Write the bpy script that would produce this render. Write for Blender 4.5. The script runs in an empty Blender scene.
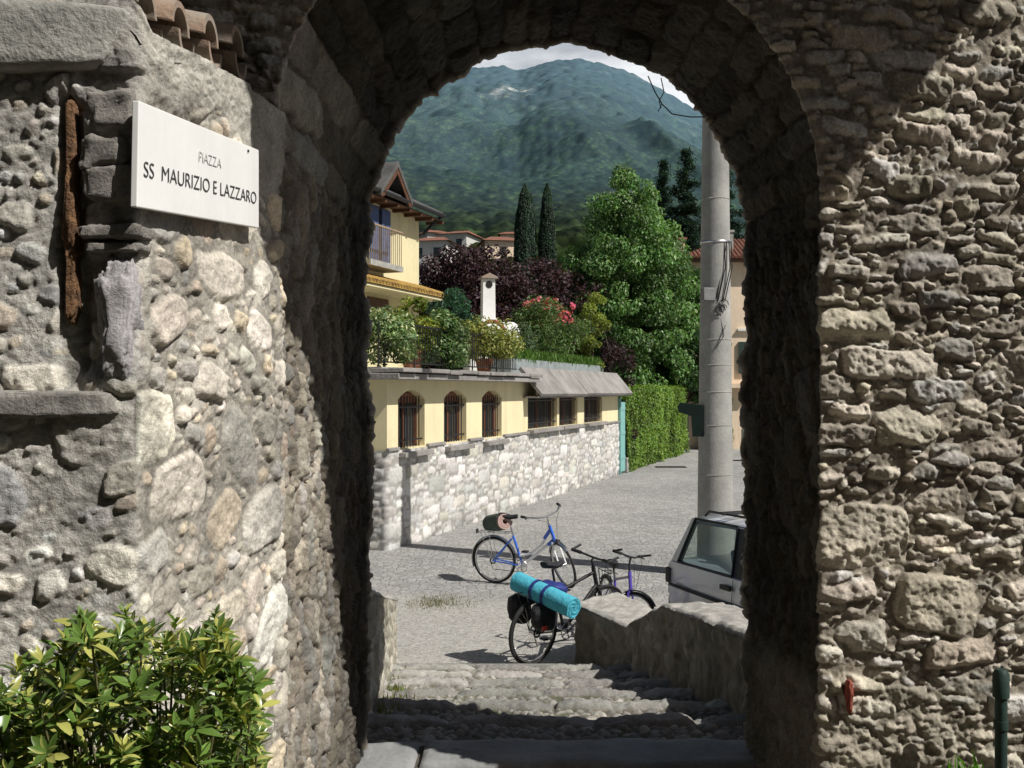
import bpy, math, random
import numpy as np
from mathutils import Vector, Matrix
random.seed(7); RNG = np.random.default_rng(11)
E = 1.6            # eye height above the landing; the camera looks along +Y
FP = 1000.0        # focal length in pixels of the 1024 wide frame
C = bpy.context.scene.collection
def P(px, py, d): return Vector(((px-512)/FP*d, d, E+(390-py)/FP*d))
R = math.radians
SUN = Vector((1.7, -1.0, 2.16)).normalized()
# ------------------------------------------------------------------ noise
def _h(ix, iy, iz, seed):
    n = (ix.astype(np.int64)*374761393 + iy.astype(np.int64)*668265263 + iz.astype(np.int64)*2147483647 + seed*1274126177) & 0xffffffff
    n = ((n ^ (n >> 13))*1274126177) & 0xffffffff
    n = ((n ^ (n >> 15))*2246822519) & 0xffffffff
    n = n ^ (n >> 16)
    return (n & 0xffffff)/float(0xffffff)
def vnoise(x, y, z=0.0, seed=0):
    x, y, z = np.broadcast_arrays(np.asarray(x, float), np.asarray(y, float), np.asarray(z, float))
    xi, yi, zi = np.floor(x), np.floor(y), np.floor(z)
    fx, fy, fz = x-xi, y-yi, z-zi
    fx, fy, fz = [t*t*(3-2*t) for t in (fx, fy, fz)]
    r = 0
    for a in (0, 1):
        wa = fx if a else 1-fx
        for b in (0, 1):
            wb = fy if b else 1-fy
            for c in (0, 1):
                r = r + wa*wb*(fz if c else 1-fz)*_h(xi+a, yi+b, zi+c, seed)
    return r*2-1
def fbm(x, y, z=0.0, oct=4, seed=0, gain=.5):
    r = 0; a = 1.0; f = 1.0
    for o in range(oct):
        r = r + a*vnoise(np.asarray(x)*f, np.asarray(y)*f, np.asarray(z)*f, seed+o*17); a *= gain; f *= 2.03
    return r
def sstep(a, b, x):
    t = np.clip((x-a)/(b-a), 0, 1); return t*t*(3-2*t)
def samp(A, x, y):
    h, w = A.shape[:2]
    x = np.clip(x, 0, w-1.001); y = np.clip(y, 0, h-1.001)
    i = x.astype(int); j = y.astype(int); fx = x-i; fy = y-j
    if A.ndim == 3: fx = fx[..., None]; fy = fy[..., None]
    return (A[j, i]*(1-fx)+A[j, i+1]*fx)*(1-fy)+(A[j+1, i]*(1-fx)+A[j+1, i+1]*fx)*fy
# ------------------------------------------------------------------ objects
def thing(name, label, cat, loc=(0, 0, 0), rotz=0, group=None, rot=None):
    o = bpy.data.objects.new(name, None); C.objects.link(o); o.empty_display_size = .1
    o.location = loc; o.rotation_euler = rot if rot else (0, 0, rotz)
    o['label'] = label; o['category'] = cat
    if group: o['group'] = group
    return o
def tag(o, label, cat, group=None, kind=None):
    o['label'] = label; o['category'] = cat
    if group: o['group'] = group
    if kind: o['kind'] = kind
    return o
def struct(o): o['kind'] = 'structure'; return o
def link(name, me, mat, parent=None):
    me.materials.append(mat); o = bpy.data.objects.new(name, me); C.objects.link(o)
    if parent: o.parent = parent
    return o
def np_mesh(name, V, F, mat, parent=None, col=None, smooth=True):
    V = np.asarray(V, np.float32); F = np.asarray(F, np.int32); k = F.shape[1]
    me = bpy.data.meshes.new(name); me.vertices.add(len(V)); me.vertices.foreach_set('co', V.ravel())
    me.loops.add(F.size); me.loops.foreach_set('vertex_index', F.ravel())
    me.polygons.add(len(F)); me.polygons.foreach_set('loop_start', np.arange(0, F.size, k, dtype=np.int32))
    me.polygons.foreach_set('use_smooth', np.full(len(F), smooth))
    if col is not None:
        col = np.asarray(col)
        a = me.color_attributes.new('Col', 'FLOAT_COLOR', 'POINT')
        c = np.ones((len(V), 4), np.float32); c[:, :col.shape[1]] = col; a.data.foreach_set('color', c.ravel())
    me.update(calc_edges=True); me.validate()
    return link(name, me, mat, parent)
def grid_faces(nu, nv, flip=False):
    i, j = np.meshgrid(np.arange(nu-1), np.arange(nv-1), indexing='ij')
    a = i*nv+j; f = np.stack([a, a+nv, a+nv+1, a+1], -1).reshape(-1, 4)
    return f[:, ::-1] if flip else f
def sheet(name, Pt, mat, parent=None, col=None, flip=False):
    nu, nv = Pt.shape[:2]
    return np_mesh(name, Pt.reshape(-1, 3), grid_faces(nu, nv, flip), mat, parent, None if col is None else col.reshape(-1, col.shape[-1]))
class MB:
    def __init__(s): s.v = []; s.f = []
    def add(s, vs, fs):
        o = len(s.v); s.v += [tuple(v) for v in vs]; s.f += [[i+o for i in f] for f in fs]; return s
    def box(s, c, size, M=None):
        x, y, z = [t/2 for t in size]; vs = [Vector((a*x, b*y, e*z)) for a in (-1, 1) for b in (-1, 1) for e in (-1, 1)]
        if M is not None: vs = [M @ v for v in vs]
        return s.add([v+Vector(c) for v in vs], [[0, 1, 3, 2], [4, 6, 7, 5], [0, 4, 5, 1], [2, 3, 7, 6], [0, 2, 6, 4], [1, 5, 7, 3]])
    def bx(s, x0, x1, y0, y1, z0, z1): return s.box(((x0+x1)/2, (y0+y1)/2, (z0+z1)/2), (x1-x0, y1-y0, z1-z0))
    def tube(s, pts, r, n=8, cap=True):
        pts = [Vector(p) for p in pts]; m = len(pts)
        rs = r if isinstance(r, (list, tuple)) else [r]*m
        ref = None; rings = []
        for i in range(m):
            t = (pts[min(i+1, m-1)]-pts[max(i-1, 0)]).normalized()
            if ref is None:
                ref = Vector((0, 0, 1)) if abs(t.z) < .9 else Vector((1, 0, 0))
            a = (ref-t*ref.dot(t)).normalized(); b = t.cross(a); ref = a
            rings.append([pts[i]+(a*math.cos(2*math.pi*k/n)+b*math.sin(2*math.pi*k/n))*rs[i] for k in range(n)])
        vs = [v for g in rings for v in g]; fs = []
        for i in range(m-1):
            for k in range(n): fs.append([i*n+k, i*n+(k+1) % n, (i+1)*n+(k+1) % n, (i+1)*n+k])
        if cap: fs += [list(range(n))[::-1], [(m-1)*n+k for k in range(n)]]
        return s.add(vs, fs)
    def torus(s, c, R0, r, ax='y', n=40, m=8, M=None, a0=0, a1=2*math.pi):
        full = abs(a1-a0-2*math.pi) < 1e-6; N = n if full else n+1; vs = []
        for i in range(N):
            t = a0+(a1-a0)*i/n
            for k in range(m):
                q = 2*math.pi*k/m; rr = R0+r*math.cos(q); w = r*math.sin(q)
                v = Vector((rr*math.cos(t), w, rr*math.sin(t)))
                if ax == 'z': v = Vector((v.x, v.z, v.y))
                if ax == 'x': v = Vector((v.y, v.x, v.z))
                vs.append((M @ v if M else v)+Vector(c))
        fs = [[i*m+k, i*m+(k+1) % m, ((i+1) % N)*m+(k+1) % m, ((i+1) % N)*m+k] for i in range(n) for k in range(m)]
        return s.add(vs, fs)
    def prism(s, poly, y0, y1, M=None):   # polygon in (x,z) extruded along y
        n = len(poly); vs = [Vector((p[0], y0, p[1])) for p in poly]+[Vector((p[0], y1, p[1])) for p in poly]
        if M is not None: vs = [M @ v for v in vs]
        return s.add(vs, [list(range(n)), list(range(n, 2*n))[::-1]]+[[i, i+n, (i+1) % n+n, (i+1) % n] for i in range(n)])
    def lathe(s, prof, c=(0, 0, 0), n=24):
        m = len(prof); vs = [(c[0]+r*math.cos(2*math.pi*k/n), c[1]+r*math.sin(2*math.pi*k/n), c[2]+z) for r, z in prof for k in range(n)]
        return s.add(vs, [[i*n+k, i*n+(k+1) % n, (i+1)*n+(k+1) % n, (i+1)*n+k] for i in range(m-1) for k in range(n)])
    def build(s, name, mat, parent=None, bev=0, smooth=40):
        me = bpy.data.meshes.new(name); me.from_pydata(s.v, [], s.f)
        import bmesh
        b = bmesh.new(); b.from_mesh(me); bmesh.ops.recalc_face_normals(b, faces=b.faces); b.to_mesh(me); b.free()
        if smooth: me.shade_smooth(); me.set_sharp_from_angle(angle=R(smooth))
        o = link(name, me, mat, parent)
        if bev:
            m = o.modifiers.new('bevel', 'BEVEL'); m.width = bev; m.segments = 2; m.limit_method = 'ANGLE'
        return o
# ------------------------------------------------------------------ materials
def newmat(name):
    m = bpy.data.materials.new(name); m.use_nodes = True
    nt = m.node_tree; return m, nt, nt.nodes['Principled BSDF']
def nd(nt, typ, **kw):
    n = nt.nodes.new(typ)
    for k, v in kw.items():
        if k in n.inputs: n.inputs[k].default_value = v
        else: setattr(n, k, v)
    return n
def mixc(nt, a, b, fac, mode='MIX'):
    n = nt.nodes.new('ShaderNodeMix'); n.data_type = 'RGBA'; n.blend_type = mode
    for idx, val in ((0, fac), (6, a), (7, b)):
        if hasattr(val, 'links'): nt.links.new(val, n.inputs[idx])
        else: n.inputs[idx].default_value = val if idx == 0 else (*val[:3], 1)
    return n.outputs[2]
def ramp(nt, src, p0, p1):
    n = nt.nodes.new('ShaderNodeMapRange'); n.inputs[1].default_value = p0; n.inputs[2].default_value = p1
    nt.links.new(src, n.inputs[0]); return n.outputs[0]
def coords(nt): return nd(nt, 'ShaderNodeTexCoord').outputs['Object']
def noise(nt, co, scale, detail=5, rough=.6):
    n = nd(nt, 'ShaderNodeTexNoise', Scale=scale, Detail=detail, Roughness=rough); nt.links.new(co, n.inputs['Vector']); return n.outputs['Fac']
def bump(nt, h, bs, dist, strength=1.0, prev=None):
    n = nd(nt, 'ShaderNodeBump', Distance=dist, Strength=strength); nt.links.new(h, n.inputs['Height'])
    if prev is not None: nt.links.new(prev, n.inputs['Normal'])
    nt.links.new(n.outputs[0], bs.inputs['Normal']); return n.outputs[0]
def mat_attr(name, rough=.9, s1=9, v1=.3, s2=110, v2=.35, bs=130, bd=.005, spec=.2):
    m, nt, b = newmat(name); co = coords(nt)
    at = nd(nt, 'ShaderNodeAttribute', attribute_name='Col').outputs['Color']
    n1 = ramp(nt, noise(nt, co, s1), .3, .7); n2 = ramp(nt, noise(nt, co, s2, 4, .7), .3, .7)
    c = mixc(nt, at, mixc(nt, (1-v1,)*3, (1+v1*.7,)*3, n1), 1.0, 'MULTIPLY')
    c = mixc(nt, c, mixc(nt, (1-v2,)*3, (1+v2*.7,)*3, n2), 1.0, 'MULTIPLY')
    nt.links.new(c, b.inputs['Base Color']); b.inputs['Roughness'].default_value = rough; b.inputs['Specular IOR Level'].default_value = spec
    bump(nt, noise(nt, co, bs, 6, .7), b, bd); return m
def mat_plain(name, col, rough=.6, metal=0, var=.15, scale=8, bs=60, bd=.002, spec=.4, col2=None, coat=0):
    m, nt, b = newmat(name); co = coords(nt)
    n = ramp(nt, noise(nt, co, scale), .3, .7)
    c2 = col2 if col2 else tuple(c*(1-var*2) for c in col)
    c = mixc(nt, c2, col, n)
    f = ramp(nt, noise(nt, co, scale*9, 3), .3, .7)
    c = mixc(nt, c, mixc(nt, (1-var*.6,)*3, (1+var*.4,)*3, f), 1.0, 'MULTIPLY')
    nt.links.new(c, b.inputs['Base Color']); b.inputs['Roughness'].default_value = rough; b.inputs['Metallic'].default_value = metal
    b.inputs['Specular IOR Level'].default_value = spec; b.inputs['Coat Weight'].default_value = coat
    if bd: bump(nt, noise(nt, co, bs, 5), b, bd)
    return m
def mat_leaf(name, rough=.5, trans=.3, spec=.3):
    m, nt, b = newmat(name)
    at = nd(nt, 'ShaderNodeAttribute', attribute_name='Col').outputs['Color']
    nt.links.new(at, b.inputs['Base Color']); b.inputs['Roughness'].default_value = rough; b.inputs['Specular IOR Level'].default_value = spec
    t = nd(nt, 'ShaderNodeBsdfTranslucent'); mx = nd(nt, 'ShaderNodeMixShader'); mx.inputs[0].default_value = trans
    nt.links.new(mixc(nt, at, (1.3, 1.35, .5), 1.0, 'MULTIPLY'), t.inputs['Color'])
    nt.links.new(b.outputs[0], mx.inputs[1]); nt.links.new(t.outputs[0], mx.inputs[2])
    nt.links.new(mx.outputs[0], nt.nodes['Material Output'].inputs['Surface']); return m
M = {}
M['stone'] = mat_attr('rubble stone')
M['cobble'] = mat_attr('cobble stone', s1=3, bs=90, bd=.006)
M['ashlar'] = mat_attr('pale ashlar', s1=1.2, v1=.2, s2=25, v2=.22, bs=40, bd=.012)
M['leaf'] = mat_leaf('leaves'); M['gloss_leaf'] = mat_leaf('glossy leaves', .28, .22, .5); M['grass'] = mat_leaf('grass blades', .6, .35)
def hill_mat():
    m, nt, b = newmat('forest hillside'); co = coords(nt); at = nd(nt, 'ShaderNodeAttribute', attribute_name='Col')
    c = at.outputs['Color']; mpv = nd(nt, 'ShaderNodeMapping'); mpv.inputs['Scale'].default_value = (1, .32, .6); nt.links.new(co, mpv.inputs[0])
    for sc_, lo, hi in ((.42, .62, 1.42), (.13, .72, 1.3)):
        v = nd(nt, 'ShaderNodeTexVoronoi', Scale=sc_); nt.links.new(mpv.outputs[0], v.inputs['Vector']); sp = nd(nt, 'ShaderNodeSeparateColor'); nt.links.new(v.outputs['Color'], sp.inputs[0])
        c = mixc(nt, c, mixc(nt, (lo,)*3, (hi, hi, hi*.95), sp.outputs[0]), 1.0, 'MULTIPLY')
        c = mixc(nt, c, mixc(nt, (1.15,)*3, (.45,)*3, ramp(nt, v.outputs['Distance'], .2, .75)), 1.0, 'MULTIPLY')
    n_ = ramp(nt, noise(nt, co, .012, 6, .65), .35, .65); c = mixc(nt, c, mixc(nt, (.84,)*3, (1.15, 1.15, 1.05), n_), 1.0, 'MULTIPLY')
    c = mixc(nt, c, (.10, .165, .215), at.outputs['Alpha'])  # distance haze painted into the hillside colour, by vertex alpha
    nt.links.new(c, b.inputs['Base Color']); b.inputs['Roughness'].default_value = 1; b.inputs['Specular IOR Level'].default_value = 0; return m
M['hill'] = hill_mat()
def streak(m, amount=.22):
    nt = m.node_tree; b = nt.nodes['Principled BSDF']; l = b.inputs['Base Color'].links[0]; src = l.from_socket
    co = coords(nt); mp_ = nd(nt, 'ShaderNodeMapping'); mp_.inputs['Scale'].default_value = (3.2, 3.2, .35); nt.links.new(co, mp_.inputs[0])
    f_ = ramp(nt, noise(nt, mp_.outputs[0], 1.0, 5, .7), .45, .75); g_2 = ramp(nt, noise(nt, co, .6, 4), .35, .7)
    mm = nd(nt, 'ShaderNodeMath', operation='MULTIPLY'); nt.links.new(f_, mm.inputs[0]); nt.links.new(g_2, mm.inputs[1])
    nt.links.new(mixc(nt, src, mixc(nt, src, (1-amount*1.6, 1-amount*1.7, 1-amount*1.7), 1.0, 'MULTIPLY'), mm.outputs[0]), b.inputs['Base Color']); return m
M['plaster'] = mat_plain('yellow plaster', (.82, .73, .46), .9, var=.06, scale=.8, bs=30, bd=.003)
M['plaster_pale'] = mat_plain('cream plaster', (.76, .68, .42), .9, var=.06, scale=.8, bs=30, bd=.003)
M['peach'] = mat_plain('peach plaster', (.84, .67, .50), .9, var=.07, scale=.7)
M['white_wall'] = mat_plain('white render', (.62, .61, .57), .9, var=.06, scale=.5)
streak(M['plaster']); streak(M['plaster_pale']); streak(M['peach']); streak(M['white_wall'])
M['slate'] = mat_plain('grey slate', (.34, .32, .30), .85, var=.22, scale=1.5, bs=14, bd=.02)
M['roof_dark'] = mat_plain('dark roof slate', (.13, .125, .12), .8, var=.25, scale=2, bs=12, bd=.02)
M['tile_roof'] = mat_plain('red clay roofing', (.32, .13, .08), .9, var=.3, scale=3, bs=10, bd=.04, col2=(.16, .075, .055))
M['lichen_tile'] = mat_plain('lichened clay tiles', (.50, .34, .08), .9, var=.25, scale=6, bs=20, bd=.03, col2=(.26, .14, .05))
M['tile'] = mat_plain('old barrel tile', (.36, .24, .17), .9, var=.25, scale=14, bs=60, bd=.004, col2=(.30, .28, .24))
M['cement'] = mat_plain('weathered cement', (.46, .45, .41), .95, var=.22, scale=7, bs=70, bd=.006)
M['wood'] = mat_plain('brown stained wood', (.13, .058, .03), .6, var=.25, scale=10)
M['red_wood'] = mat_plain('red brown stained wood', (.26, .10, .05), .6, var=.2, scale=10)
M['rot'] = mat_plain('rust red rotten wood', (.27, .145, .07), .95, var=.4, scale=40, bs=90, bd=.012, col2=(.09, .05, .03))
M['blue_shutter'] = mat_plain('blue shutter', (.07, .11, .24), .6, var=.15)
M['dark'] = mat_plain('dark room', (.02, .018, .016), .9, var=.1)
M['pane'] = mat_plain('dark window pane', (.03, .032, .035), .12, var=.1, bd=0, spec=.6)
M['iron'] = mat_plain('black iron', (.02, .02, .022), .5, var=.2, spec=.4)
M['concrete'] = mat_plain('pole concrete', (.40, .395, .37), .9, var=.16, scale=2.2, bs=40, bd=.006)
M['teal'] = mat_plain('teal paint', (.22, .48, .46), .5, var=.1)
M['green_paint'] = mat_plain('dark green paint', (.028, .062, .05), .6, var=.25, scale=30, bd=.001)
M['marble'] = mat_plain('white marble', (.90, .90, .88), .5, var=.03, scale=6, bd=0)
streak(M['marble'], .12)
M['ink'] = mat_plain('worn black lettering', (.10, .10, .10), .8, var=.3, scale=60, bd=0)
M['white_paint'] = mat_plain('white masonry paint', (.78, .78, .76), .8, var=.07, scale=4)
M['terracotta'] = mat_plain('terracotta', (.45, .19, .11), .85, var=.12)
M['bark'] = mat_plain('bark', (.10, .075, .055), .95, var=.35, scale=6, bs=20, bd=.02)
M['rubber'] = mat_plain('black rubber', (.022, .022, .022), .75, var=.15, bd=0)
M['chrome'] = mat_plain('brushed alloy', (.62, .62, .62), .28, 1, var=.06, bd=0)
M['blue_frame'] = mat_plain('blue enamel', (.035, .16, .72), .3, var=.05, bd=0, coat=.5)
M['white_frame'] = mat_plain('white enamel', (.92, .92, .93), .45, var=.02, bd=0, coat=.2)
M['navy_frame'] = mat_plain('navy enamel', (.03, .04, .14), .3, var=.08, bd=0, coat=.5)
M['purple_frame'] = mat_plain('violet blue enamel', (.10, .07, .40), .3, var=.08, bd=0, coat=.5)
M['red'] = mat_plain('red plastic', (.55, .05, .03), .3, var=.05, bd=0)
streak(M['concrete'], .2)
M['turq'] = mat_plain('turquoise foam', (.085, .47, .60), .85, var=.10, scale=9, bs=26, bd=.014)
M['blackcloth'] = mat_plain('black nylon', (.025, .025, .03), .7, var=.3, scale=20, bs=40, bd=.006)
M['navycloth'] = mat_plain('navy blue nylon', (.03, .05, .26), .6, var=.3, scale=18, bs=30, bd=.01)
M['greencloth'] = mat_plain('dark green cloth', (.08, .105, .085), .8, var=.2, scale=20, bs=40, bd=.006)
M['pinkfoam'] = mat_plain('dusky pink foam', (.48, .33, .30), .85, var=.1)
M['silver'] = mat_plain('silver car paint', (.66, .68, .71), .32, .30, var=.03, bd=0, coat=.8)
M['carblack'] = mat_plain('black plastic trim', (.025, .025, .027), .5, var=.1, bd=0)
M['seat'] = mat_plain('grey seat cloth', (.34, .37, .36), .9, var=.15)
M['soil'] = mat_plain('trodden earth', (.13, .11, .085), .95, var=.25, scale=6, bs=60, bd=.01)
M['brick'] = mat_plain('red brick sliver', (.36, .09, .06), .9, var=.25, scale=40)
M['threshold'] = mat_plain('grey threshold stone', (.33, .335, .33), .85, var=.16, scale=4, bs=50, bd=.004)
M['twig'] = mat_plain('dry twig', (.10, .08, .06), .9, var=.2)
def glass_mat():
    m, nt, b = newmat('tinted car glass')
    t = nd(nt, 'ShaderNodeBsdfTransparent'); t.inputs[0].default_value = (.72, .78, .76, 1)
    g = nd(nt, 'ShaderNodeBsdfGlossy', Roughness=.03); g.inputs[0].default_value = (.9, .95, 1, 1)
    fr = nd(nt, 'ShaderNodeFresnel', IOR=1.33); mx = nd(nt, 'ShaderNodeMixShader')
    nt.links.new(fr.outputs[0], mx.inputs[0]); nt.links.new(t.outputs[0], mx.inputs[1]); nt.links.new(g.outputs[0], mx.inputs[2])
    nt.links.new(mx.outputs[0], nt.nodes['Material Output'].inputs['Surface']); return m
M['glass'] = glass_mat()
def piazza_mat():
    m, nt, b = newmat('cobbled piazza paving'); co = coords(nt)
    v = nd(nt, 'ShaderNodeTexVoronoi', Scale=8.5); v.feature = 'DISTANCE_TO_EDGE'
    wn = nd(nt, 'ShaderNodeTexNoise', Scale=6.0); nt.links.new(co, wn.inputs['Vector'])
    w = nd(nt, 'ShaderNodeVectorMath', operation='MULTIPLY_ADD'); nt.links.new(wn.outputs['Color'], w.inputs[0]); w.inputs[1].default_value = (.06,)*3; nt.links.new(co, w.inputs[2])
    nt.links.new(w.outputs[0], v.inputs['Vector'])
    vc = nd(nt, 'ShaderNodeTexVoronoi', Scale=8.5); nt.links.new(w.outputs[0], vc.inputs['Vector'])
    sep = nd(nt, 'ShaderNodeSeparateColor'); nt.links.new(vc.outputs['Color'], sep.inputs[0])
    base = mixc(nt, (.275, .273, .265), (.385, .381, .37), sep.outputs[0])
    joint = ramp(nt, v.outputs['Distance'], .0, .11)
    base = mixc(nt, (.235, .23, .22), base, joint)
    big = ramp(nt, noise(nt, co, .45, 6, .65), .38, .66)
    base = mixc(nt, base, mixc(nt, base, (1.25, 1.24, 1.2), 1.0, 'MULTIPLY'), big)
    st = ramp(nt, noise(nt, co, 1.3, 7, .72), .56, .70); base = mixc(nt, base, mixc(nt, base, (.84, .835, .82), 1.0, 'MULTIPLY'), st)
    st2 = ramp(nt, noise(nt, co, .16, 5, .6), .50, .62); base = mixc(nt, base, mixc(nt, base, (.90, .90, .91), 1.0, 'MULTIPLY'), st2)
    # the stretch at the foot of the ramp is worn to pale gravel
    sx = nd(nt, 'ShaderNodeSeparateXYZ'); nt.links.new(co, sx.inputs[0])
    g = nd(nt, 'ShaderNodeMath', operation='ADD'); nt.links.new(sx.outputs['Y'], g.inputs[0])
    gn = nd(nt, 'ShaderNodeMath', operation='MULTIPLY'); nt.links.new(noise(nt, co, .8, 4), gn.inputs[0]); gn.inputs[1].default_value = 4.0
    nt.links.new(gn.outputs[0], g.inputs[1])
    gf = ramp(nt, g.outputs[0], 16.0, 14.6)
    peb = ramp(nt, noise(nt, co, 24, 5, .85), .36, .64)
    gcol = mixc(nt, (.24, .23, .205), (.56, .54, .50), peb)
    base = mixc(nt, base, gcol, gf)
    fine = ramp(nt, noise(nt, co, 45, 4, .7), .3, .7)
    base = mixc(nt, base, mixc(nt, (.78,)*3, (1.15,)*3, fine), 1.0, 'MULTIPLY')
    nt.links.new(base, b.inputs['Base Color']); b.inputs['Roughness'].default_value = .9; b.inputs['Specular IOR Level'].default_value = .15
    jm = nd(nt, 'ShaderNodeMath', operation='MAXIMUM'); nt.links.new(joint, jm.inputs[0]); nt.links.new(gf, jm.inputs[1]); n1 = bump(nt, jm.outputs[0], b, .012, .8); bump(nt, noise(nt, co, 40, 5, .7), b, .02, .7, n1); return m
M['piazza'] = piazza_mat()
# ------------------------------------------------------------------ masonry height fields
class Field:
    """stones thrown one by one, large to small, onto a raster: height, colour, mortar mask"""
    def __init__(s, W, Hh, res, seed, classes, palette, mortar, warp=.02, pw=3.0, facet=True, rot=.12, fixed=(), mort=0.0, rough=.006, flat=.2, fac=(.3, 1.6, .25, .9), cj=.22, mv=.55, ring=0.0):
        s.res = res; w = int(W/res)+1; h = int(Hh/res)+1; rg = np.random.default_rng(seed)
        yy, xx = np.mgrid[0:h, 0:w]*res
        wx = xx+warp*fbm(xx*9, yy*9, 0, 3, seed); wy = yy+warp*fbm(xx*9, yy*9, 5, 3, seed+3)
        H = np.zeros((h, w)); RG = np.full((h, w), 9.0); occ = np.zeros((h, w), bool)
        col = np.ones((h, w, 3))*np.array(mortar)
        palette = np.array(palette)
        def put(cx, cy, a, b, th, D, maxov, pw, c=None, fc=None):
            m = warp*2+res
            x0, x1 = int(max(0, (cx-a*1.15-m)/res)), int(min(w, (cx+a*1.15+m)/res+1)); y0, y1 = int(max(0, (cy-a*.3-b*1.15-m)/res)), int(min(h, (cy+a*.3+b*1.15+m)/res+1))
            if x1-x0 < 2 or y1-y0 < 2: return
            dx = wx[y0:y1, x0:x1]-cx; dy = wy[y0:y1, x0:x1]-cy
            u = (dx*math.cos(th)+dy*math.sin(th))/a; v = (-dx*math.sin(th)+dy*math.cos(th))/b
            r = (np.abs(u)**pw+np.abs(v)**pw)**(1/pw); k = r < 1; n = k.sum()
            if n < 3 or occ[y0:y1, x0:x1][k].mean() > maxov: return
            e_ = rg.uniform(.6, 1.5)*flat; hh = D*np.clip((1-r)/e_, 0, 1)**.55 if facet else D*np.sqrt(np.clip(1-r**2.2, 0, 1))
            if facet:
                for j in range(rg.integers(3, 7)):
                    ph = rg.uniform(0, 6.28); sl = rg.uniform(fac[0], fac[1])*D; of = rg.uniform(fac[2], fac[3])
                    hh = np.minimum(hh, np.maximum(D*1.02-sl*(u*math.cos(ph)+v*math.sin(ph)-of), .12*D))
            hh = np.maximum(hh*(1+rg.uniform(-.22, .22)*u+rg.uniform(-.15, .22)*v), .002)
            kk = k & ~occ[y0:y1, x0:x1]
            np.minimum(RG[y0:y1, x0:x1], np.where(r > 1, (r-1)*b, 9), out=RG[y0:y1, x0:x1]); H[y0:y1, x0:x1][kk] = hh[kk]; occ[y0:y1, x0:x1] |= (r < 1.04)
            c = palette[rg.integers(len(palette))] if c is None else np.array(c)
            c = c*rg.uniform(1-cj, 1+cj*.85)*(1+rg.uniform(-.02, .02, 3)); col[y0:y1, x0:x1][kk] = c
        for f in fixed: put(*f)
        for n, ar, asp, dr, ov in classes:
            for i in range(n):
                cx = rg.uniform(0, W); cy = rg.uniform(0, Hh)
                if occ[min(h-1, int(cy/res)), min(w-1, int(cx/res))]: continue
                a = rg.uniform(*ar); b = a*rg.uniform(*asp)
                put(cx, cy, a, b, rg.normal(0, rot), rg.uniform(*dr), ov, pw*rg.uniform(.75, 1.3))
        rn = fbm(xx*30, yy*30, 2, 4, seed+8, .6); rn = rough*(rn-.25*np.abs(fbm(xx*17, yy*17, 4, 3, seed+9)))
        H = np.where(H > 0, np.maximum(H+rn, .001), 0)
        if mort:
            ml = mort*(1+mv*fbm(xx*5, yy*5, 7, 4, seed+11))+.35*rn-ring*np.exp(-(RG/.006)**2)*sstep(-.35, .25, fbm(xx*11, yy*11, 9, 2, seed+14)); bury = ml > H
            H = np.maximum(H, ml); mc = np.array(mortar)*((1+.18*fbm(xx*25, yy*25, 3, 3, seed+12))*(1-.35*(ring > 0)*np.exp(-(RG/.005)**2)))[..., None]
            k2 = np.clip((ml-H+.004)/.004, 0, 1)[..., None]; col = np.where(bury[..., None], mc, col); occ = occ & ~bury
        s.H = H; s.col = col; s.occ = occ.astype(float)
    def get(s, x, y): return samp(s.H, x/s.res, y/s.res), samp(s.col, x/s.res, y/s.res), samp(s.occ, x/s.res, y/s.res)
TAN = [(.64, .575, .48), (.58, .52, .435), (.67, .62, .53), (.53, .505, .455), (.67, .595, .475), (.56, .505, .41), (.60, .58, .535), (.49, .44, .37)]
PALE = [(.70, .66, .58), (.62, .58, .51), (.74, .70, .63), (.56, .545, .51), (.70, .62, .50), (.50, .50, .48), (.76, .73, .66)]
rub = [(90, (.11, .16), (.30, .5), (.04, .055), .05), (1500, (.06, .11), (.26, .5), (.03, .055), .08), (9000, (.03, .06), (.25, .55), (.02, .05), .13), (32000, (.010, .026), (.3, .8), (.014, .042), .22)]
PALE_W = [(.72, .665, .57), (.66, .60, .51), (.78, .735, .65), (.60, .565, .505), (.72, .62, .47), (.56, .54, .50), (.76, .70, .60), (.68, .58, .465)]
rnd = [(160, (.048, .078), (.55, .9), (.022, .032), .02), (900, (.028, .045), (.5, .9), (.018, .028), .03), (2600, (.010, .02), (.5, .95), (.013, .022), .06)]
rsd = [(34, (.10, .15), (.45, .62), (.024, .034), .02), (420, (.050, .085), (.5, .75), (.020, .031), .02), (2000, (.026, .048), (.45, .85), (.018, .03), .05), (5000, (.011, .02), (.5, .95), (.014, .022), .08)]
fx_right = [(1.26, 1.075, .16, .11, -.04, .055, 1, 7), (1.52, .83, .15, .095, -.2, .06, 1, 4), (1.22, 1.83, .15, .06, .05, .055, 1, 6), (1.36, 1.70, .17, .05, -.03, .05, 1, 6), (1.41, 1.47, .11, .065, .1, .05, 1, 5), (1.19, 1.44, .12, .04, 0, .045, 1, 7), (1.25, .72, .09, .055, 0, .05, 1, 7), (1.62, .66, .13, .05, .05, .05, 1, 6)]
F_FRONT = Field(6.2, 4.9, .0045, 3, rub, TAN, (.33, .29, .235), warp=.014, pw=6, mort=.005, rough=.0055, flat=.075, cj=.32, fac=(.4, 2.0, .2, .8), fixed=[(x+3.2, *r) for x, *r in fx_right])
vf = []; sa = spr_ = 2.31
while sa < 2.31+2.67:
    wv_ = random.uniform(.045, .075); yv_ = .0
    while yv_ < 2.4:
        lv_ = random.uniform(.14, .42); vf.append((sa+wv_, yv_+lv_, wv_*.93, lv_*.97, 0, random.uniform(.03, .06), 1, 7)); yv_ += 2*lv_
    sa += 2*wv_
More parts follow.
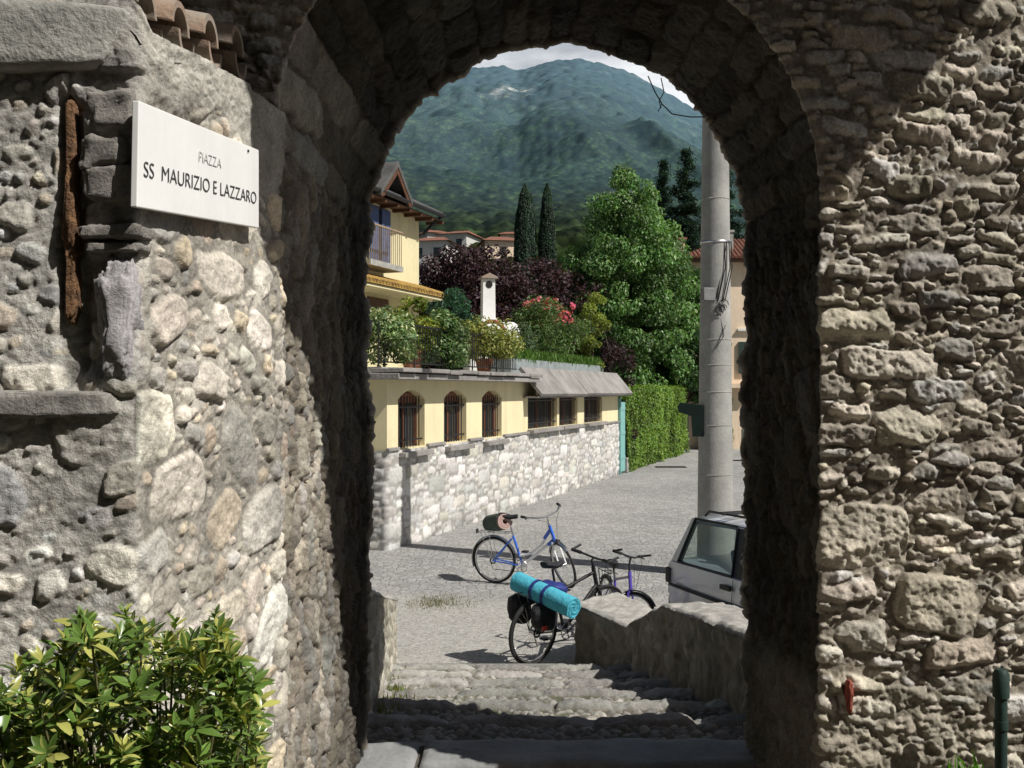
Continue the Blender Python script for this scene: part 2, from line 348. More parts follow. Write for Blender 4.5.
F_REV = Field(7.4, 2.4, .006, 5, rub, [tuple(c*.14 for c in t) for t in TAN], (.055, .046, .036), warp=.014, mort=.006, rough=.008, pw=6, flat=.09, cj=.32, fixed=vf)  # wall palette strongly darkened: passage shade is put into the stone colour
lf = dict(warp=.015, pw=2.9, facet=True, rot=.35, mort=.0115, rough=.0035, flat=.20, fac=(.05, .4, .35, 1.0), cj=.30, mv=.20, ring=.0075)
F_LEFT = Field(1.75, 2.6, .0045, 8, rnd, PALE, (.52, .50, .455), **lf)
F_SIDE = Field(1.0, 2.6, .0045, 9, rsd, PALE_W, (.50, .47, .415), **lf)
# ------------------------------------------------------------------ camera, sun, sky
cam = bpy.data.cameras.new('camera'); co_ = bpy.data.objects.new('camera', cam); C.objects.link(co_)
co_.location = (0, 0, E); co_.rotation_euler = (R(90), 0, 0); cam.sensor_width = 36; cam.lens = 36*FP/1024; cam.shift_y = 6/1024
cam.clip_start = .05; cam.clip_end = 20000; bpy.context.scene.camera = co_
sun = bpy.data.lights.new('sun', 'SUN'); sun.energy = 5.0; sun.angle = R(.5); sun.color = (1, .965, .905)
so = bpy.data.objects.new('sun', sun); C.objects.link(so); so.rotation_euler = SUN.to_track_quat('Z', 'Y').to_euler()
w = bpy.data.worlds.new('World'); bpy.context.scene.world = w; w.use_nodes = True; nt = w.node_tree
sky = nd(nt, 'ShaderNodeTexSky'); sky.sky_type = 'NISHITA'; sky.sun_disc = False
sky.sun_elevation = math.asin(SUN.z); sky.sun_rotation = math.atan2(SUN.x, SUN.y); sky.dust_density = 2.0
tc = nd(nt, 'ShaderNodeTexCoord'); mp = nd(nt, 'ShaderNodeMapping'); mp.inputs['Scale'].default_value = (1.6, 1.6, 5); nt.links.new(tc.outputs['Generated'], mp.inputs[0])
cl = ramp(nt, noise(nt, mp.outputs[0], 1.7, 7, .58), .20, .44)
sz = nd(nt, 'ShaderNodeSeparateXYZ'); nt.links.new(tc.outputs['Generated'], sz.inputs[0])
# a bank of cloud stands over the mountain only, the rest of the sky is clear
bank = nd(nt, 'ShaderNodeMath', operation='MULTIPLY'); nt.links.new(ramp(nt, sz.outputs['Y'], .84, .93), bank.inputs[0]); nt.links.new(cl, bank.inputs[1])
mixed = mixc(nt, sky.outputs[0], (18.5, 19.0, 19.6), bank.outputs[0])
nt.links.new(mixed, nt.nodes['Background'].inputs['Color']); nt.nodes['Background'].inputs['Strength'].default_value = .05
sc = bpy.context.scene; sc.view_settings.view_transform = 'Standard'; sc.view_settings.look = 'None'; sc.view_settings.exposure = 0
# ------------------------------------------------------------------ ground
PZ = E-2.75
def flat(name, x0, x1, y0, y1, z, mat):
    return struct(np_mesh(name, [(x0, y0, z), (x1, y0, z), (x1, y1, z), (x0, y1, z)], [(0, 1, 2, 3)], mat, smooth=False))
flat('ground', -4000, 4000, -300, 6000, PZ, M['piazza'])
m = MB(); m.bx(-9, 9, -9, 4.58, PZ-.3, -.03); struct(m.build('landing', M['soil']))
# cobbled ramp of shallow steps
rows = [4.6+.72*k for k in range(8)]
fx = []
for k in range(1, 8):
    x = -1.5
    while x < 1.6:
        l = random.uniform(.35, .8); fx.append((x+1.5+l/2, rows[k]-4.5-.07, l/2-.004, .065, 0, .040, 1, 12, (.33, .32, .295))); x += l
F_COB = Field(3.1, 5.7, .008, 21, [(14000, (.022, .040), (.5, .85), (.012, .024), .08), (12000, (.010, .02), (.6, 1), (.008, .018), .12)], [(.36, .34, .305), (.30, .285, .26), (.41, .39, .35), (.26, .25, .235)], (.17, .155, .12), warp=.010, pw=2.8, facet=True, rot=.4, fixed=fx, flat=.35)
gx, gy = np.meshgrid(np.arange(-1.5, 1.6, .010), np.arange(4.58, 10.1, .010), indexing='ij')
k = np.clip(np.floor((gy-4.6)/.72), 0, 7); t = np.clip((gy-4.6-.72*k)/.72, 0, 1)
z = -.1437*(k+1)+.035-.035*t; z = np.where(k >= 7, -1.148, z)
h, c, oc = F_COB.get(gx+1.5, gy-4.5)
fade = 1-sstep(9.1, 9.6, gy)
z = z+h*fade+.006*fbm(gx*14, gy*14, 0, 4, 3)*fade-.03*(1-fade)-.012*fade-.12*(gy < 4.61)
moss = sstep(.1, .5, fbm(gx*1.5, gy*1.5, 2, 3, 9))*(1-oc)
c = c*(1-.5*moss[..., None])+np.array((.09, .11, .05))*.5*moss[..., None]
struct(sheet('path', np.stack([gx, gy, z], -1), M['cobble'], None, c))
def slab(x0, x1, y0, y1, z, seed):
    nx, ny = 60, 20; u, v = np.meshgrid(np.linspace(0, 1, nx), np.linspace(0, 1, ny), indexing='ij')
    X = x0+(x1-x0)*u; Y = y0+(y1-y0)*v+.02*fbm(X*4, 0, 0, 3, seed)*np.sign(v-.5)
    ed = np.minimum(np.minimum(u*(x1-x0), (1-u)*(x1-x0)), np.minimum(v, 1-v)*(y1-y0))
    Z = z-.09*np.exp(-ed/.012)+.006*fbm(X*9, Y*9, 0, 4, seed)
    return np.stack([X, Y, Z], -1)
struct(sheet('threshold_stone', slab(-.42, 1.25, 4.28, 4.62, .0, 1), M['threshold']))
struct(sheet('threshold_stone', slab(-.72, -.405, 4.22, 4.60, -.008, 2), M['threshold']))
# ------------------------------------------------------------------ the archway
arch = thing('stone_archway', 'old rubble stone archway framing the view, with a deep shadowed passage', 'archway', (.2, 3.6, 0))
aloc = np.array((.2, 3.6, 0))
cxr, rr_, spr = .203, .833, E+.71
def outline(s):
    """s in metres along left jamb, arc, right jamb -> rear x,z ; front x,z,y ; outward dir"""
    L = spr; arc = math.pi*.85
    t = np.clip((s-L)/arc, 0, 1)*math.pi
    ox = -np.cos(t); oz = np.sin(t)
    zj = np.where(s < L, s, np.where(s > L+arc, spr-(s-L-arc), spr))
    f = np.clip((s-L)/arc, 0, 1)
    xr = cxr+rr_*ox; zr = zj+rr_*oz
    xf = .222+.888*ox; zf = zj+.888*oz
    yf = 2.80+.80*sstep(.0, .75, f)
    return xr, zr, xf, zf, yf, ox, oz
S_TOT = 2*spr+math.pi*.85
nS = 1250; s = np.linspace(-.05, S_TOT+.05, nS)
xr, zr, xf, zf, yf, ox, oz = outline(s)
oz_l = np.where((s < spr) | (s > S_TOT-spr), 0, oz)
va = np.concatenate([np.linspace(-1.4, -.02, 14), np.linspace(0, 1, 210), np.geomspace(.02, 4.4, 330) if False else np.concatenate([np.linspace(.006, 1.1, 215), np.linspace(1.13, 4.3, 80)])+1])
nV = len(va)
SS, VV = np.meshgrid(s, va, indexing='ij'); ex = lambda a: np.repeat(a[:, None], nV, 1)
XR, ZR, XF, ZF, YF, OX, OZ = map(ex, (xr, zr, xf, zf, yf, ox, oz_l))
inr = np.clip(VV, 0, 1); out = np.clip(VV-1, 0, None); rear = np.clip(-VV, 0, None)
X = XR+(XF-XR)*inr; Z = ZR+(ZF-ZR)*inr; Y = 4.5+(YF-4.5)*inr
X = X+OX*(out+rear); Z = Z+OZ*(out+rear)
Y = Y+np.where(OX > 0, .0, 0)
# limits: right end of the pier, roof height
X = np.minimum(X, 2.2); Z = np.minimum(Z, 4.58); X = np.maximum(X, -3.2)
YFRONT = np.where(X > .0, np.maximum(YF, 3.6*sstep(0, .9, X)+YF*(1-sstep(0, .9, X))), YF)
Y = np.where(VV > 1, YFRONT, Y)
# blended normals
cf = sstep(.965, 1.02, VV); cr = sstep(.03, -.01, VV)
NX = -OX*(1-cf)*(1-cr); NZ = -OZ*(1-cf)*(1-cr); NY = -cf+cr
nl = np.sqrt(NX**2+NY**2+NZ**2)+1e-9; NX, NY, NZ = NX/nl, NY/nl, NZ/nl
hf, cfc, of_ = F_FRONT.get(X+3.2, Z); hr, crc, or_ = F_REV.get(np.clip(SS, 0, 7.3), np.clip(Y-2.4, 0, 2.3))
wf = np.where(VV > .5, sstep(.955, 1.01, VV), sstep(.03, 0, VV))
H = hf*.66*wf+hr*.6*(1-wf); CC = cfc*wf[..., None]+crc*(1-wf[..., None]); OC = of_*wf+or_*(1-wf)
# ragged edges of the opening: stones step in and out along the rear edge
rag = .016*fbm(SS*7, 0, 0, 3, 31)+.012*sstep(.0, .25, vnoise(SS*5.2, 0, 0, 77))-.018
X += -OX*rag*np.exp(-np.abs(VV)*9)*.9; Z += -oz_l[:, None]*rag*np.exp(-np.abs(VV)*9)*.9
H = H+.0045*fbm(X*30, Y*30, Z*30, 4, 41, .62)*(.5+.8*OC)+.003*fbm(X*80, Y*80, Z*80, 2, 47)+.018*fbm(X*2.2, Y*2.2, Z*2.2, 2, 43)-.036*(1-wf)
dm = .8+.4*sstep(-.5, .6, fbm(X*2.4, Y*2.4, Z*2.4, 4, 51)); CC = CC*dm[..., None]
# rough lime mortar low on the right pier, hiding the stones
lo = sstep(.62, .25, Z+.15*fbm(X*6, Z*6, 0, 3, 8))*sstep(.9, 1.1, X)*.75
H = H*(1-lo*.6)+lo*(.02*fbm(X*26, Y*26, Z*26, 4, 55)+.02)
CC = CC*(1-lo[..., None]*.6)+np.array((.36, .33, .26))*lo[..., None]*.6
lj = (sstep(3.1, 2.6, Y)*(OX < -.9)*(1-cf))[..., None]
CC = CC*(1+3.9*(sstep(4.3, 3.2, Y)*(OX < -.9)*(1-cf))[..., None])  # sunlit front of the left jamb brightened in colour, fading inward
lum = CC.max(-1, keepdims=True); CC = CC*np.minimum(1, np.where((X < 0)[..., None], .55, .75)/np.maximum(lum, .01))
PP = np.stack([X+NX*H, Y+NY*H, Z+NZ*H], -1)-aloc
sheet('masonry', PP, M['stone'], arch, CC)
m = MB()  # wall end at the right, wall core
m.bx(2.14-.2, 2.19-.2, 3.63-3.6, 4.48-3.6, 0, 4.5); m.build('wall_end', M['cement'], arch)
m = MB()  # boarded eaves of the gate roof, carried forward over the passage
m.prism([(-3.4, 1.44), (1.42, 1.46), (1.62, 1.98), (2.70, 2.08), (2.96, 2.22), (2.96, 4.9), (-3.4, 4.9)], 0, .07, Matrix(((1, 0, 0), (0, 0, 1), (0, 1, 0))))
o = m.build('roof', M['wood'], arch); o.location = (-.2, -3.6, E+3.0)
m = MB()
for i in range(31):
    x = -3.3+i*.2; y0 = 1.40 if x < 1.4 else 2.12
    if x < 2.85: m.tube([(x, y0+.05, .14), (x, 4.95, .24)], .09, 8)
m.build('tile', M['tile'], o)

# red sliver widened to the irregular shape of the photo
# ------------------------------------------------------------------ left pier with sign, coping and tiles
pier = thing('stone_pier', 'low wall of round stones in grey mortar under cement coping, carrying the street sign', 'wall', (-.75, 2.0, 0)); ploc = np.array((-.75, 2.0, 0))
PTOP = E+.785
path = [np.array((-2.4, 2.03)), np.array((-.765, 2.0)), np.array((-.752, 2.005)), np.array((-.748, 2.018)), np.array((-.652, 2.79)), np.array((-.668, 2.84)), np.array((-.76, 2.90))]
seg = [np.linalg.norm(path[i+1]-path[i]) for i in range(len(path)-1)]; cum = np.concatenate([[0], np.cumsum(seg)])
us = np.arange(0, cum[-1]+.001, .0048); vs = np.arange(-.02, PTOP+.001, .0048)
px_ = np.interp(us, cum, [p[0] for p in path]); py_ = np.interp(us, cum, [p[1] for p in path])
tx = np.gradient(px_, us); ty = np.gradient(py_, us); ln = np.hypot(tx, ty); k_ = np.ones(9)/9
nx_, ny_ = ty/ln, -tx/ln
U, V = np.meshgrid(us, vs, indexing='ij'); ex2 = lambda a: np.repeat(a[:, None], len(vs), 1)
BX, BY, BNX, BNY = map(ex2, (px_, py_, nx_, ny_))
hh, cc, oo = F_LEFT.get(np.clip(U, 0, 1.74), V); h2, c2, o2 = F_SIDE.get(np.clip(U-cum[2], 0, .985), V); sd_ = (U > cum[2])
hh = np.where(sd_, h2, hh); cc = np.where(sd_[..., None], c2, cc); oo = np.where(sd_, o2, oo)
side = sstep(cum[1], cum[3]+.02, U); fr = 1-side; zr_ = V-E
plas = sstep(.58, .66, zr_+.08*fbm(U*7, V*7, 0, 3, 4))*side                    # plastered top of the side face
strip = side*sstep(cum[3]+.045, cum[3]+.02, U)*sstep(-.05, .1, zr_)
pl = np.clip(plas+strip, 0, 1)
up = pl[..., None]
hh = hh*(1-.85*pl)+pl*(.018+.01*fbm(U*12, V*12, 1, 4, 6)); cc = cc*(1-up)+np.array((.50, .48, .43))*up
sgn_m = side*sstep(cum[2]-.02, cum[2]+.02, U)*sstep(cum[2]+.70, cum[2]+.64, U)*sstep(.30, .36, zr_)*sstep(.62, .57, zr_); hh = hh*(1-.8*sgn_m)
g = lambda x0, x1: sstep(x0-.012, x0+.006, BX)*sstep(x1+.012, x1-.006, BX)*fr
groove = g(-.905, -.862)*sstep(-.02, .02, zr_)*sstep(.61, .57, zr_)
rec = g(-.862, -.815)*sstep(.02, .05, zr_)*sstep(.29, .26, zr_)
blk = g(-.862, -.75)*sstep(.0, .03, zr_)
crust = fbm(U*20, V*20, 3, 5, 14)
hh = hh*(1-.8*blk*(1-rec))-.035*groove-.05*rec+blk*(1-rec)*(.012+.014*crust+.012*np.sign(np.sin(zr_*28+2*vnoise(U*3, V*3)))*sstep(.3, .34, zr_))
cc = cc*(1-.7*blk[..., None])+.7*blk[..., None]*np.where((zr_ > .3)[..., None], np.array((.27, .255, .24)), np.array((.44, .43, .43))*(1+.35*crust[..., None]))
cc = cc*(1-.45*groove[..., None])
hh = hh*(.66-.12*fr)+.0022*fbm(U*34, V*34, 0, 4, 15, .6)*(.7+.5*oo)+.0018*fbm(U*80, V*80, 0, 2, 16)+.012*fbm(U*3, V*3, 0, 2, 17)
greyf = fr*sstep(-.2, .3, zr_)
cc = np.clip(cc*(1+.14*fr[..., None]), 0, .86)*(.82+.36*sstep(-.6, .6, fbm(U*5, V*5, 2, 4, 18)))[..., None]  # front face colour lifted to make up for its grazing sun
cc = cc*(1+np.array((.01, .0, -.015))*side[..., None])
VT = V-(.062-.10*np.clip(BY-2.0, 0, .5))*sstep(.60, .785, zr_)*side
PP = np.stack([BX+BNX*hh, BY+BNY*hh, VT], -1)-ploc
sheet('masonry', PP, M['stone'], pier, cc)
m = MB(); m.bx(-2.4, -.80, 2.12, 2.8, 0, PTOP-.07); o = m.build('wall_core', M['cement'], pier); o.location = -Vector(ploc)
def rough_box(name, c, size, mat, parent, seed, amp=.01, n=34, sharp=.14, col=None):
    """a rough stone block: subdivided superellipsoid with noise"""
    bm_v = []; N = n
    th, ph = np.meshgrid(np.linspace(0, 2*np.pi, N*2, endpoint=False), np.linspace(-np.pi/2, np.pi/2, N), indexing='ij')
    sp = lambda v, p: np.sign(v)*np.abs(v)**p
    x = sp(np.cos(ph), sharp)*sp(np.cos(th), sharp); y = sp(np.cos(ph), sharp)*sp(np.sin(th), sharp); z = sp(np.sin(ph), sharp)
    V = np.stack([x*size[0]/2, y*size[1]/2, z*size[2]/2], -1)
    nn = V/(np.linalg.norm(V, axis=-1, keepdims=True)+1e-9)
    f = 1.3/max(.05, min(size)); V = V+nn*(amp*(fbm(V[..., 0]*f+seed, V[..., 1]*f, V[..., 2]*f, 5, seed, .6)))[..., None]
    V = V.reshape(-1, 3)+np.array(c)
    nu = N*2; i, j = np.meshgrid(np.arange(nu), np.arange(N-1), indexing='ij'); a = i*N+j; b = ((i+1) % nu)*N+j
    Fq = np.stack([a, b, b+1, a+1], -1).reshape(-1, 4)
    cl = None
    if col is not None: cl = np.ones((len(V), 3))*np.array(col)
    o = np_mesh(name, V, Fq, mat, parent, cl); return o
def rel(v, b): return tuple(np.array(v)-np.array(b))
rough_box('ledge_stone', rel((-1.46, 2.05, E-.028), ploc), (1.36, .17, .055), M['stone'], pier, 3, .016, 60, .25, (.30, .285, .26))
rough_box('coping', rel((-1.575, 2.035, E+.705), ploc), (1.62, .14, .145), M['cement'], pier, 5, .02, 60, .3)
rough_box('board', rel((-.884, 2.016, E+.36), ploc), (.024, .04, .46), M['rot'], pier, 7, .022, 56, .5)
for (x, z, w_, h_, sd) in ((-.80, .56, .10, .075, 1), (-.812, .47, .085, .06, 2), (-.806, .41, .10, .07, 3), (-.80, .315, .13, .028, 4), (-.79, .285, .11, .022, 5)):
    rough_box('block', rel((x, 2.012, E+z), ploc), (w_, .07, h_), M['stone'], pier, sd+20, .012, 26, .35, (.30, .28, .255))
rough_box('column_stone', rel((-.785, 2.01, E+.15), ploc), (.075, .07, .25), M['stone'], pier, 33, .022, 40, .5, (.46, .44, .45))
rough_box('brick', rel(P(849, 697, 3.56), aloc), (.018, .05, .12), M['brick'], arch, 61, .010, 40, .5)
# barrel tiles along the top of the side face, running down towards the passage
def barrel(m, y, x0, x1, z0, z1, r, up, t=.014, n=10):
    for i in range(2): pass
    vs = []; 
    for (x, z) in ((x0, z0), (x1, z1)):
        for rr2 in (r, r-t):
            for k in range(n+1):
                a = math.pi*k/n; vs.append((x, y+rr2*math.cos(a), z+(rr2*math.sin(a) if up else -rr2*math.sin(a))))
    w1 = n+1; fs = []
    for k in range(n):
        fs += [[k, k+1, 2*w1+k+1, 2*w1+k], [w1+k+1, w1+k, 3*w1+k, 3*w1+k+1], [k+1, k, w1+k, w1+k+1], [2*w1+k, 2*w1+k+1, 3*w1+k+1, 3*w1+k]]
    fs += [[0, 2*w1, 3*w1, w1], [n, w1+n, 3*w1+n, 2*w1+n]]
    m.add(vs, fs)
cop = thing('tile_coping', 'row of weathered clay barrel tiles capping the low wall above the street sign', 'roof tiles', (-.75, 2.25, E+.78))
for i in range(4):
    y = 2.075+i*.145
    m = MB(); ox_ = -.765+.16*(y-2.03); zt_ = E+.775+.15*(y-2.03)
    barrel(m, y, -1.7, ox_, zt_+.19, zt_+random.uniform(-.006, .006), .060, True)
    o = m.build('tile', M['tile'], cop); o.location = (.75, -2.25, -E-.78)
    m = MB(); barrel(m, y+.075, -1.7, ox_-.012, zt_+.185, zt_+.008, .056, False)
    o = m.build('tile', M['tile'], cop); o.location = (.75, -2.25, -E-.78)
fy, fu = np.meshgrid(np.linspace(1.99, 2.62, 90), np.linspace(0, 1, 26), indexing='ij')
xw = -.75+.128*(fy-2); xt = -.90+.30*(fy-2.03); fz = E+.785-(.052-.10*np.clip(fy-2.0, 0, .5))+.0*fu-.004
FX = xw+.012-(xw-xt+.05)*fu; FZ = fz-.012+.012*np.sin(fu*1.57)+.006*fbm(fy*20, FX*20, 0, 4, 5)-.03*np.exp(-fu/.06)
sheet('mortar_fillet', np.stack([FX, fy, FZ], -1)-ploc, M['cement'], pier)
# sign
d0 = P(139, 153, 1.985); d1 = P(259, 189, 2.64)
sv = Vector((d1.x-d0.x, d1.y-d0.y, 0)).normalized(); wn = Vector((sv.y, -sv.x, 0))
sign = thing('street_sign', 'white marble street sign reading PIAZZA SS MAURIZIO E LAZZARO on the rough wall', 'sign')
def on_wall(px, py, lift=.042):
    r = (px-512)/FP; return P(px, py, (-1.006+lift-.012)/(r-.128))
A_, B_, D_, E_ = on_wall(139, 100.5), on_wall(259, 150), on_wall(259, 228), on_wall(137, 207)
off = wn*0
m = MB(); q = [A_, B_, D_, E_]; m.add([v+off for v in q]+[v+off-wn*.014 for v in q], [[0, 1, 2, 3], [7, 6, 5, 4], [0, 4, 5, 1], [1, 5, 6, 2], [2, 6, 7, 3], [3, 7, 4, 0]])
m.build('plate', M['marble'], sign, bev=.002, smooth=0)
def text(body, height, width, u0, v0, parent, name='lettering', mat='ink'):
    cu = bpy.data.curves.new(name, 'FONT'); cu.body = body; cu.size = 1; cu.extrude = .004; cu.offset = -.014
    o = bpy.data.objects.new(name, cu); C.objects.link(o); bpy.context.view_layer.update()
    me = bpy.data.meshes.new_from_object(o); bpy.data.objects.remove(o)
    co = np.empty(len(me.vertices)*3); me.vertices.foreach_get('co', co); co = co.reshape(-1, 3)
    co[:, 0] -= co[:, 0].min(); co[:, 0] *= width/co[:, 0].max(); co[:, 1] -= co[:, 1].min(); co[:, 1] *= height/co[:, 1].max()
    out = []
    for x, y, z in co:      # bilinear on the plate
        u = u0+x; v = v0+y
        a = A_.lerp(B_, u); b = E_.lerp(D_, u); out.append(b.lerp(a, v)+off+wn*(z*.12+.0015))
    for i, v in enumerate(out): me.vertices[i].co = v
    me.materials.clear(); return link(name, me, M[mat], parent)
m = MB(); q = E_.lerp(D_, .88).lerp(A_.lerp(B_, .88), .93); m.tube([q-wn*.002, q+wn*.003], .0035, 8); m.build('screw', M['iron'], sign)
text('SS  MAURIZIO E LAZZARO', .145, .93, .035, .30, sign)
fm = mat_plain('faded lettering', (.42, .42, .41), .8, var=.45, scale=60, bd=0, col2=(.75, .75, .73)); M['faded'] = fm
text('PIAZZA', .11, .19, .43, .61, sign, 'lettering', 'faded')
# drainpipe
dp = thing('drainpipe', 'short dark green pipe standing against the sunlit stone wall', 'pipe', (P(1001, 768, 3.42).x, 3.42, 0))
m = MB(); m.tube([(0, 0, -.03), (0, 0, .58)], .020, 14); m.build('pipe', M['green_paint'], dp)
m = MB(); m.tube([(0, 0, .55), (0, 0, .63), (0, 0, .645)], [.027, .027, .018], 14); m.build('collar', M['green_paint'], dp); m = MB(); m.tube([(0, 0, .44), (0, 0, .47)], .024, 14); m.build('collar', M['green_paint'], dp)
# dangling wires at the crown
m = MB(); m.tube([P(661, 78, 4.4), P(664, 92, 4.42), P(659, 101, 4.43), P(661, 108, 4.44)], .0025, 5)
m.tube([P(690, 95, 4.4), P(684, 88, 4.4), P(672, 84, 4.4)], .002, 5)
m.tube([P(648, 76, 4.4), P(655, 92, 4.4), P(662, 104, 4.42), P(672, 114, 4.42), P(690, 117, 4.42), P(705, 117, 4.45)], .0028, 5)
m.tube([P(662, 104, 4.42), P(658, 112, 4.42)], .002, 5)
tag(m.build('dry_twig', M['twig']), 'thin dry wiry twig hanging from the crown of the arch', 'twig')
lh = thing('rear_sky_blocker', 'tall dark house shaped block added unseen behind the viewpoint to hold back sky light', 'house', (-2, -9, 0))  # added out of view to block sky light from behind
m = MB(); m.bx(-9, 7.5, 0, 4, -1.4, 14.5); m.build('wall', mat_plain('dark sky blocker', (.035, .045, .025), .95, var=.25, scale=3, bs=9, bd=.05), lh, smooth=0)  # near-black so the added blockers bounce little light
m = MB(); m.add([(-9.5, -.5, 14.4), (8, -.5, 14.4), (8, 4.5, 14.4), (-9.5, 4.5, 14.4), (-9.5, 2, 16), (8, 2, 16)], [[0, 1, 5, 4], [2, 3, 4, 5], [3, 0, 4], [1, 2, 5], [3, 2, 1, 0]]); m.build('roof', M['tile_roof'], lh, smooth=0)
rg_ = thing('right_sky_blocker', 'low dark house shaped block added unseen at the right to hold back sky light', 'house', (6.2, -8, 0))  # second unseen blocker, added to cut sky light from the right
m = MB(); m.bx(0, 5, 0, 7.0, -1.4, 5.6); m.build('wall', bpy.data.materials['dark sky blocker'], rg_, smooth=0)
m = MB(); m.add([(-.4, -.4, 5.5), (5.4, -.4, 5.5), (5.4, 7.3, 5.5), (-.4, 7.3, 5.5), (2.5, -.4, 6.6), (2.5, 7.3, 6.6)], [[0, 4, 5, 3], [1, 2, 5, 4], [0, 1, 4], [2, 3, 5], [3, 2, 1, 0]]); m.build('roof', M['tile_roof'], rg_, smooth=0)
yh = thing('left_sky_blocker', 'high dark block added unseen at the left to hold back sky light', 'hedge', (-5.2, -6, 0))  # third unseen blocker, a plain box added against sky light from the left
m = MB(); m.bx(-1.5, 0, 0, 7.2, -.1, 7.5); m.build('foliage', bpy.data.materials['dark sky blocker'], yh, bev=.2)
# ------------------------------------------------------------------ parapets
F_PAR = Field(6.2, 1.8, .012, 61, [(900, (.06, .12), (.5, .8), (.02, .035), .06), (2500, (.03, .055), (.5, .9), (.012, .025), .1)], [(.30, .275, .23), (.26, .24, .20), (.34, .32, .28)], (.28, .26, .22), warp=.02)
def parapet(name, label, pts, tops, th, sgn, seed, tint):
    o_ = thing(name, label, 'wall', (pts[0][0], pts[0][1], 0))
    ys = np.array([p[1] for p in pts]); xs = np.array([p[0] for p in pts]); tp = np.array(tops)
    Ys = np.arange(ys[0], ys[-1], .016); Xi = np.interp(Ys, ys, xs); T = np.interp(Ys, tp[:, 0], tp[:, 1])
    hts = np.linspace(0, 1, 70); cr_ = np.linspace(0, 1, 34)[1:-1]; oh = np.linspace(1, 0, 14)
    prof = [(0, h, -1, 0) for h in hts]+[(c, 1, 0, 1) for c in cr_]+[(1, h, 1, 0) for h in oh]
    pr = np.array(prof); n = len(pr); YY = np.repeat(Ys[:, None], n, 1); XI = np.repeat(Xi[:, None], n, 1); TT = np.repeat(T[:, None], n, 1)
    zb = PZ-.1; A = pr[:, 0][None]; Hh = pr[:, 1][None]; Zz = zb+(TT-zb)*Hh; NXX = (pr[:, 2]*sgn)[None]+0*YY; NZZ = pr[:, 3][None]+0*YY
    XX = XI+sgn*th*A
    # round the arrises
    rd = .03; fade = sstep(0, .06, A)*sstep(0, .06, 1-A); Zz = np.where(pr[:, 3][None] > 0, Zz-rd*(1-fade), np.minimum(Zz, TT-rd))
    h, c, oc = F_PAR.get(YY-ys[0], np.clip(Zz-zb, 0, 1.75))
    topm = pr[:, 3][None] > 0
    h = np.where(topm, .0, h*.6)+.016*fbm(XX*7, YY*7, Zz*7, 5, seed)
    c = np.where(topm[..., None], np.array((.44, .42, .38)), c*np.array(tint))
    mo = sstep(.0, .5, fbm(YY*3, Zz*3, XX*3, 4, seed+2))[..., None]*(~topm[..., None])
    c = c*(1-.45*mo)+np.array((.10, .10, .07))*.45*mo
    YY = YY+(A*.55*np.clip((YY-8.2)/1.7, 0, 1) if sgn > 0 else 0)
    V = np.stack([XX+NXX*h, YY, Zz+NZZ*h], -1); 
    endc = V[-1].copy(); mid = endc.mean(0); caps = [mid+(endc-mid)*f+np.array((0, .02*(1-f), 0)) for f in (.97, .8, .5, .02)]
    st = V[0].copy(); mid0 = st.mean(0)
    V = np.concatenate([V, np.stack(caps)], 0); c = np.concatenate([c, np.repeat(c[-1:], 4, 0)], 0)
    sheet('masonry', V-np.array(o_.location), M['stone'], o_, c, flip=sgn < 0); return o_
z2 = lambda z: E+z
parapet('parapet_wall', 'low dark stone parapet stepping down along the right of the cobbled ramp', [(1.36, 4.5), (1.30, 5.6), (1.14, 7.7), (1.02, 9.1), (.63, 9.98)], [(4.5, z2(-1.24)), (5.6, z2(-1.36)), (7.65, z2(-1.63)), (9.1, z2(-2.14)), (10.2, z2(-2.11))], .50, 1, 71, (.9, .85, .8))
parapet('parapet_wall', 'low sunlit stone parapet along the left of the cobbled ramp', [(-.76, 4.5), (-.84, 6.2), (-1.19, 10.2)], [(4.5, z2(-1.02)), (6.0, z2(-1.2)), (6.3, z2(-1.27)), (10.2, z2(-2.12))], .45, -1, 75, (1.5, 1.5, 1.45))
# ------------------------------------------------------------------ leaves and plants
def quads(name, cen, nrm, size, asp, col, mat, parent, fold=.18, updir=None):
    """many diamond leaves, one mesh"""
    n = len(cen); nrm = nrm/(np.linalg.norm(nrm, axis=1, keepdims=True)+1e-9)
    rv = RNG.normal(size=(n, 3)) if updir is None else np.asarray(updir)+.5*RNG.normal(size=(n, 3))
    a = rv-nrm*(rv*nrm).sum(1, keepdims=True); a /= np.linalg.norm(a, axis=1, keepdims=True)+1e-9; b = np.cross(nrm, a)
    s_ = np.asarray(size).reshape(-1, 1)*np.ones((n, 1))
    V = np.stack([cen-a*s_*.5, cen+b*s_*asp*.5+nrm*s_*fold*.5, cen+a*s_*.5, cen-b*s_*asp*.5+nrm*s_*fold*.5], 1).reshape(-1, 3)
    F = np.arange(4*n).reshape(-1, 4)
    return np_mesh(name, V, F, mat, parent, np.repeat(col, 4, 0), smooth=False)
def leafcol(n, base, var=.35, alt=None, fa=.15):
    base = np.array(base); c = base[None]*RNG.uniform(1-var, 1+var, (n, 1))*(1+RNG.uniform(-.1, .1, (n, 3)))
    if alt is not None:
        k = RNG.random(n) < fa; c[k] = np.array(alt)*RNG.uniform(.7, 1.2, (k.sum(), 1))
    return c
def unit(n): v = RNG.normal(size=(n, 3)); return v/np.linalg.norm(v, axis=1, keepdims=True)
def clumped(clumps, n, inner=.55):
    cl = np.array(clumps); wts = cl[:, 3]**2; k = RNG.choice(len(cl), n, p=wts/wts.sum())
    d = unit(n); rad = cl[k, 3]*(inner+(1.08-inner)*RNG.random(n)**.6)
    return cl[k, :3]+d*rad[:, None]*np.array((1, 1, .85)), d, k
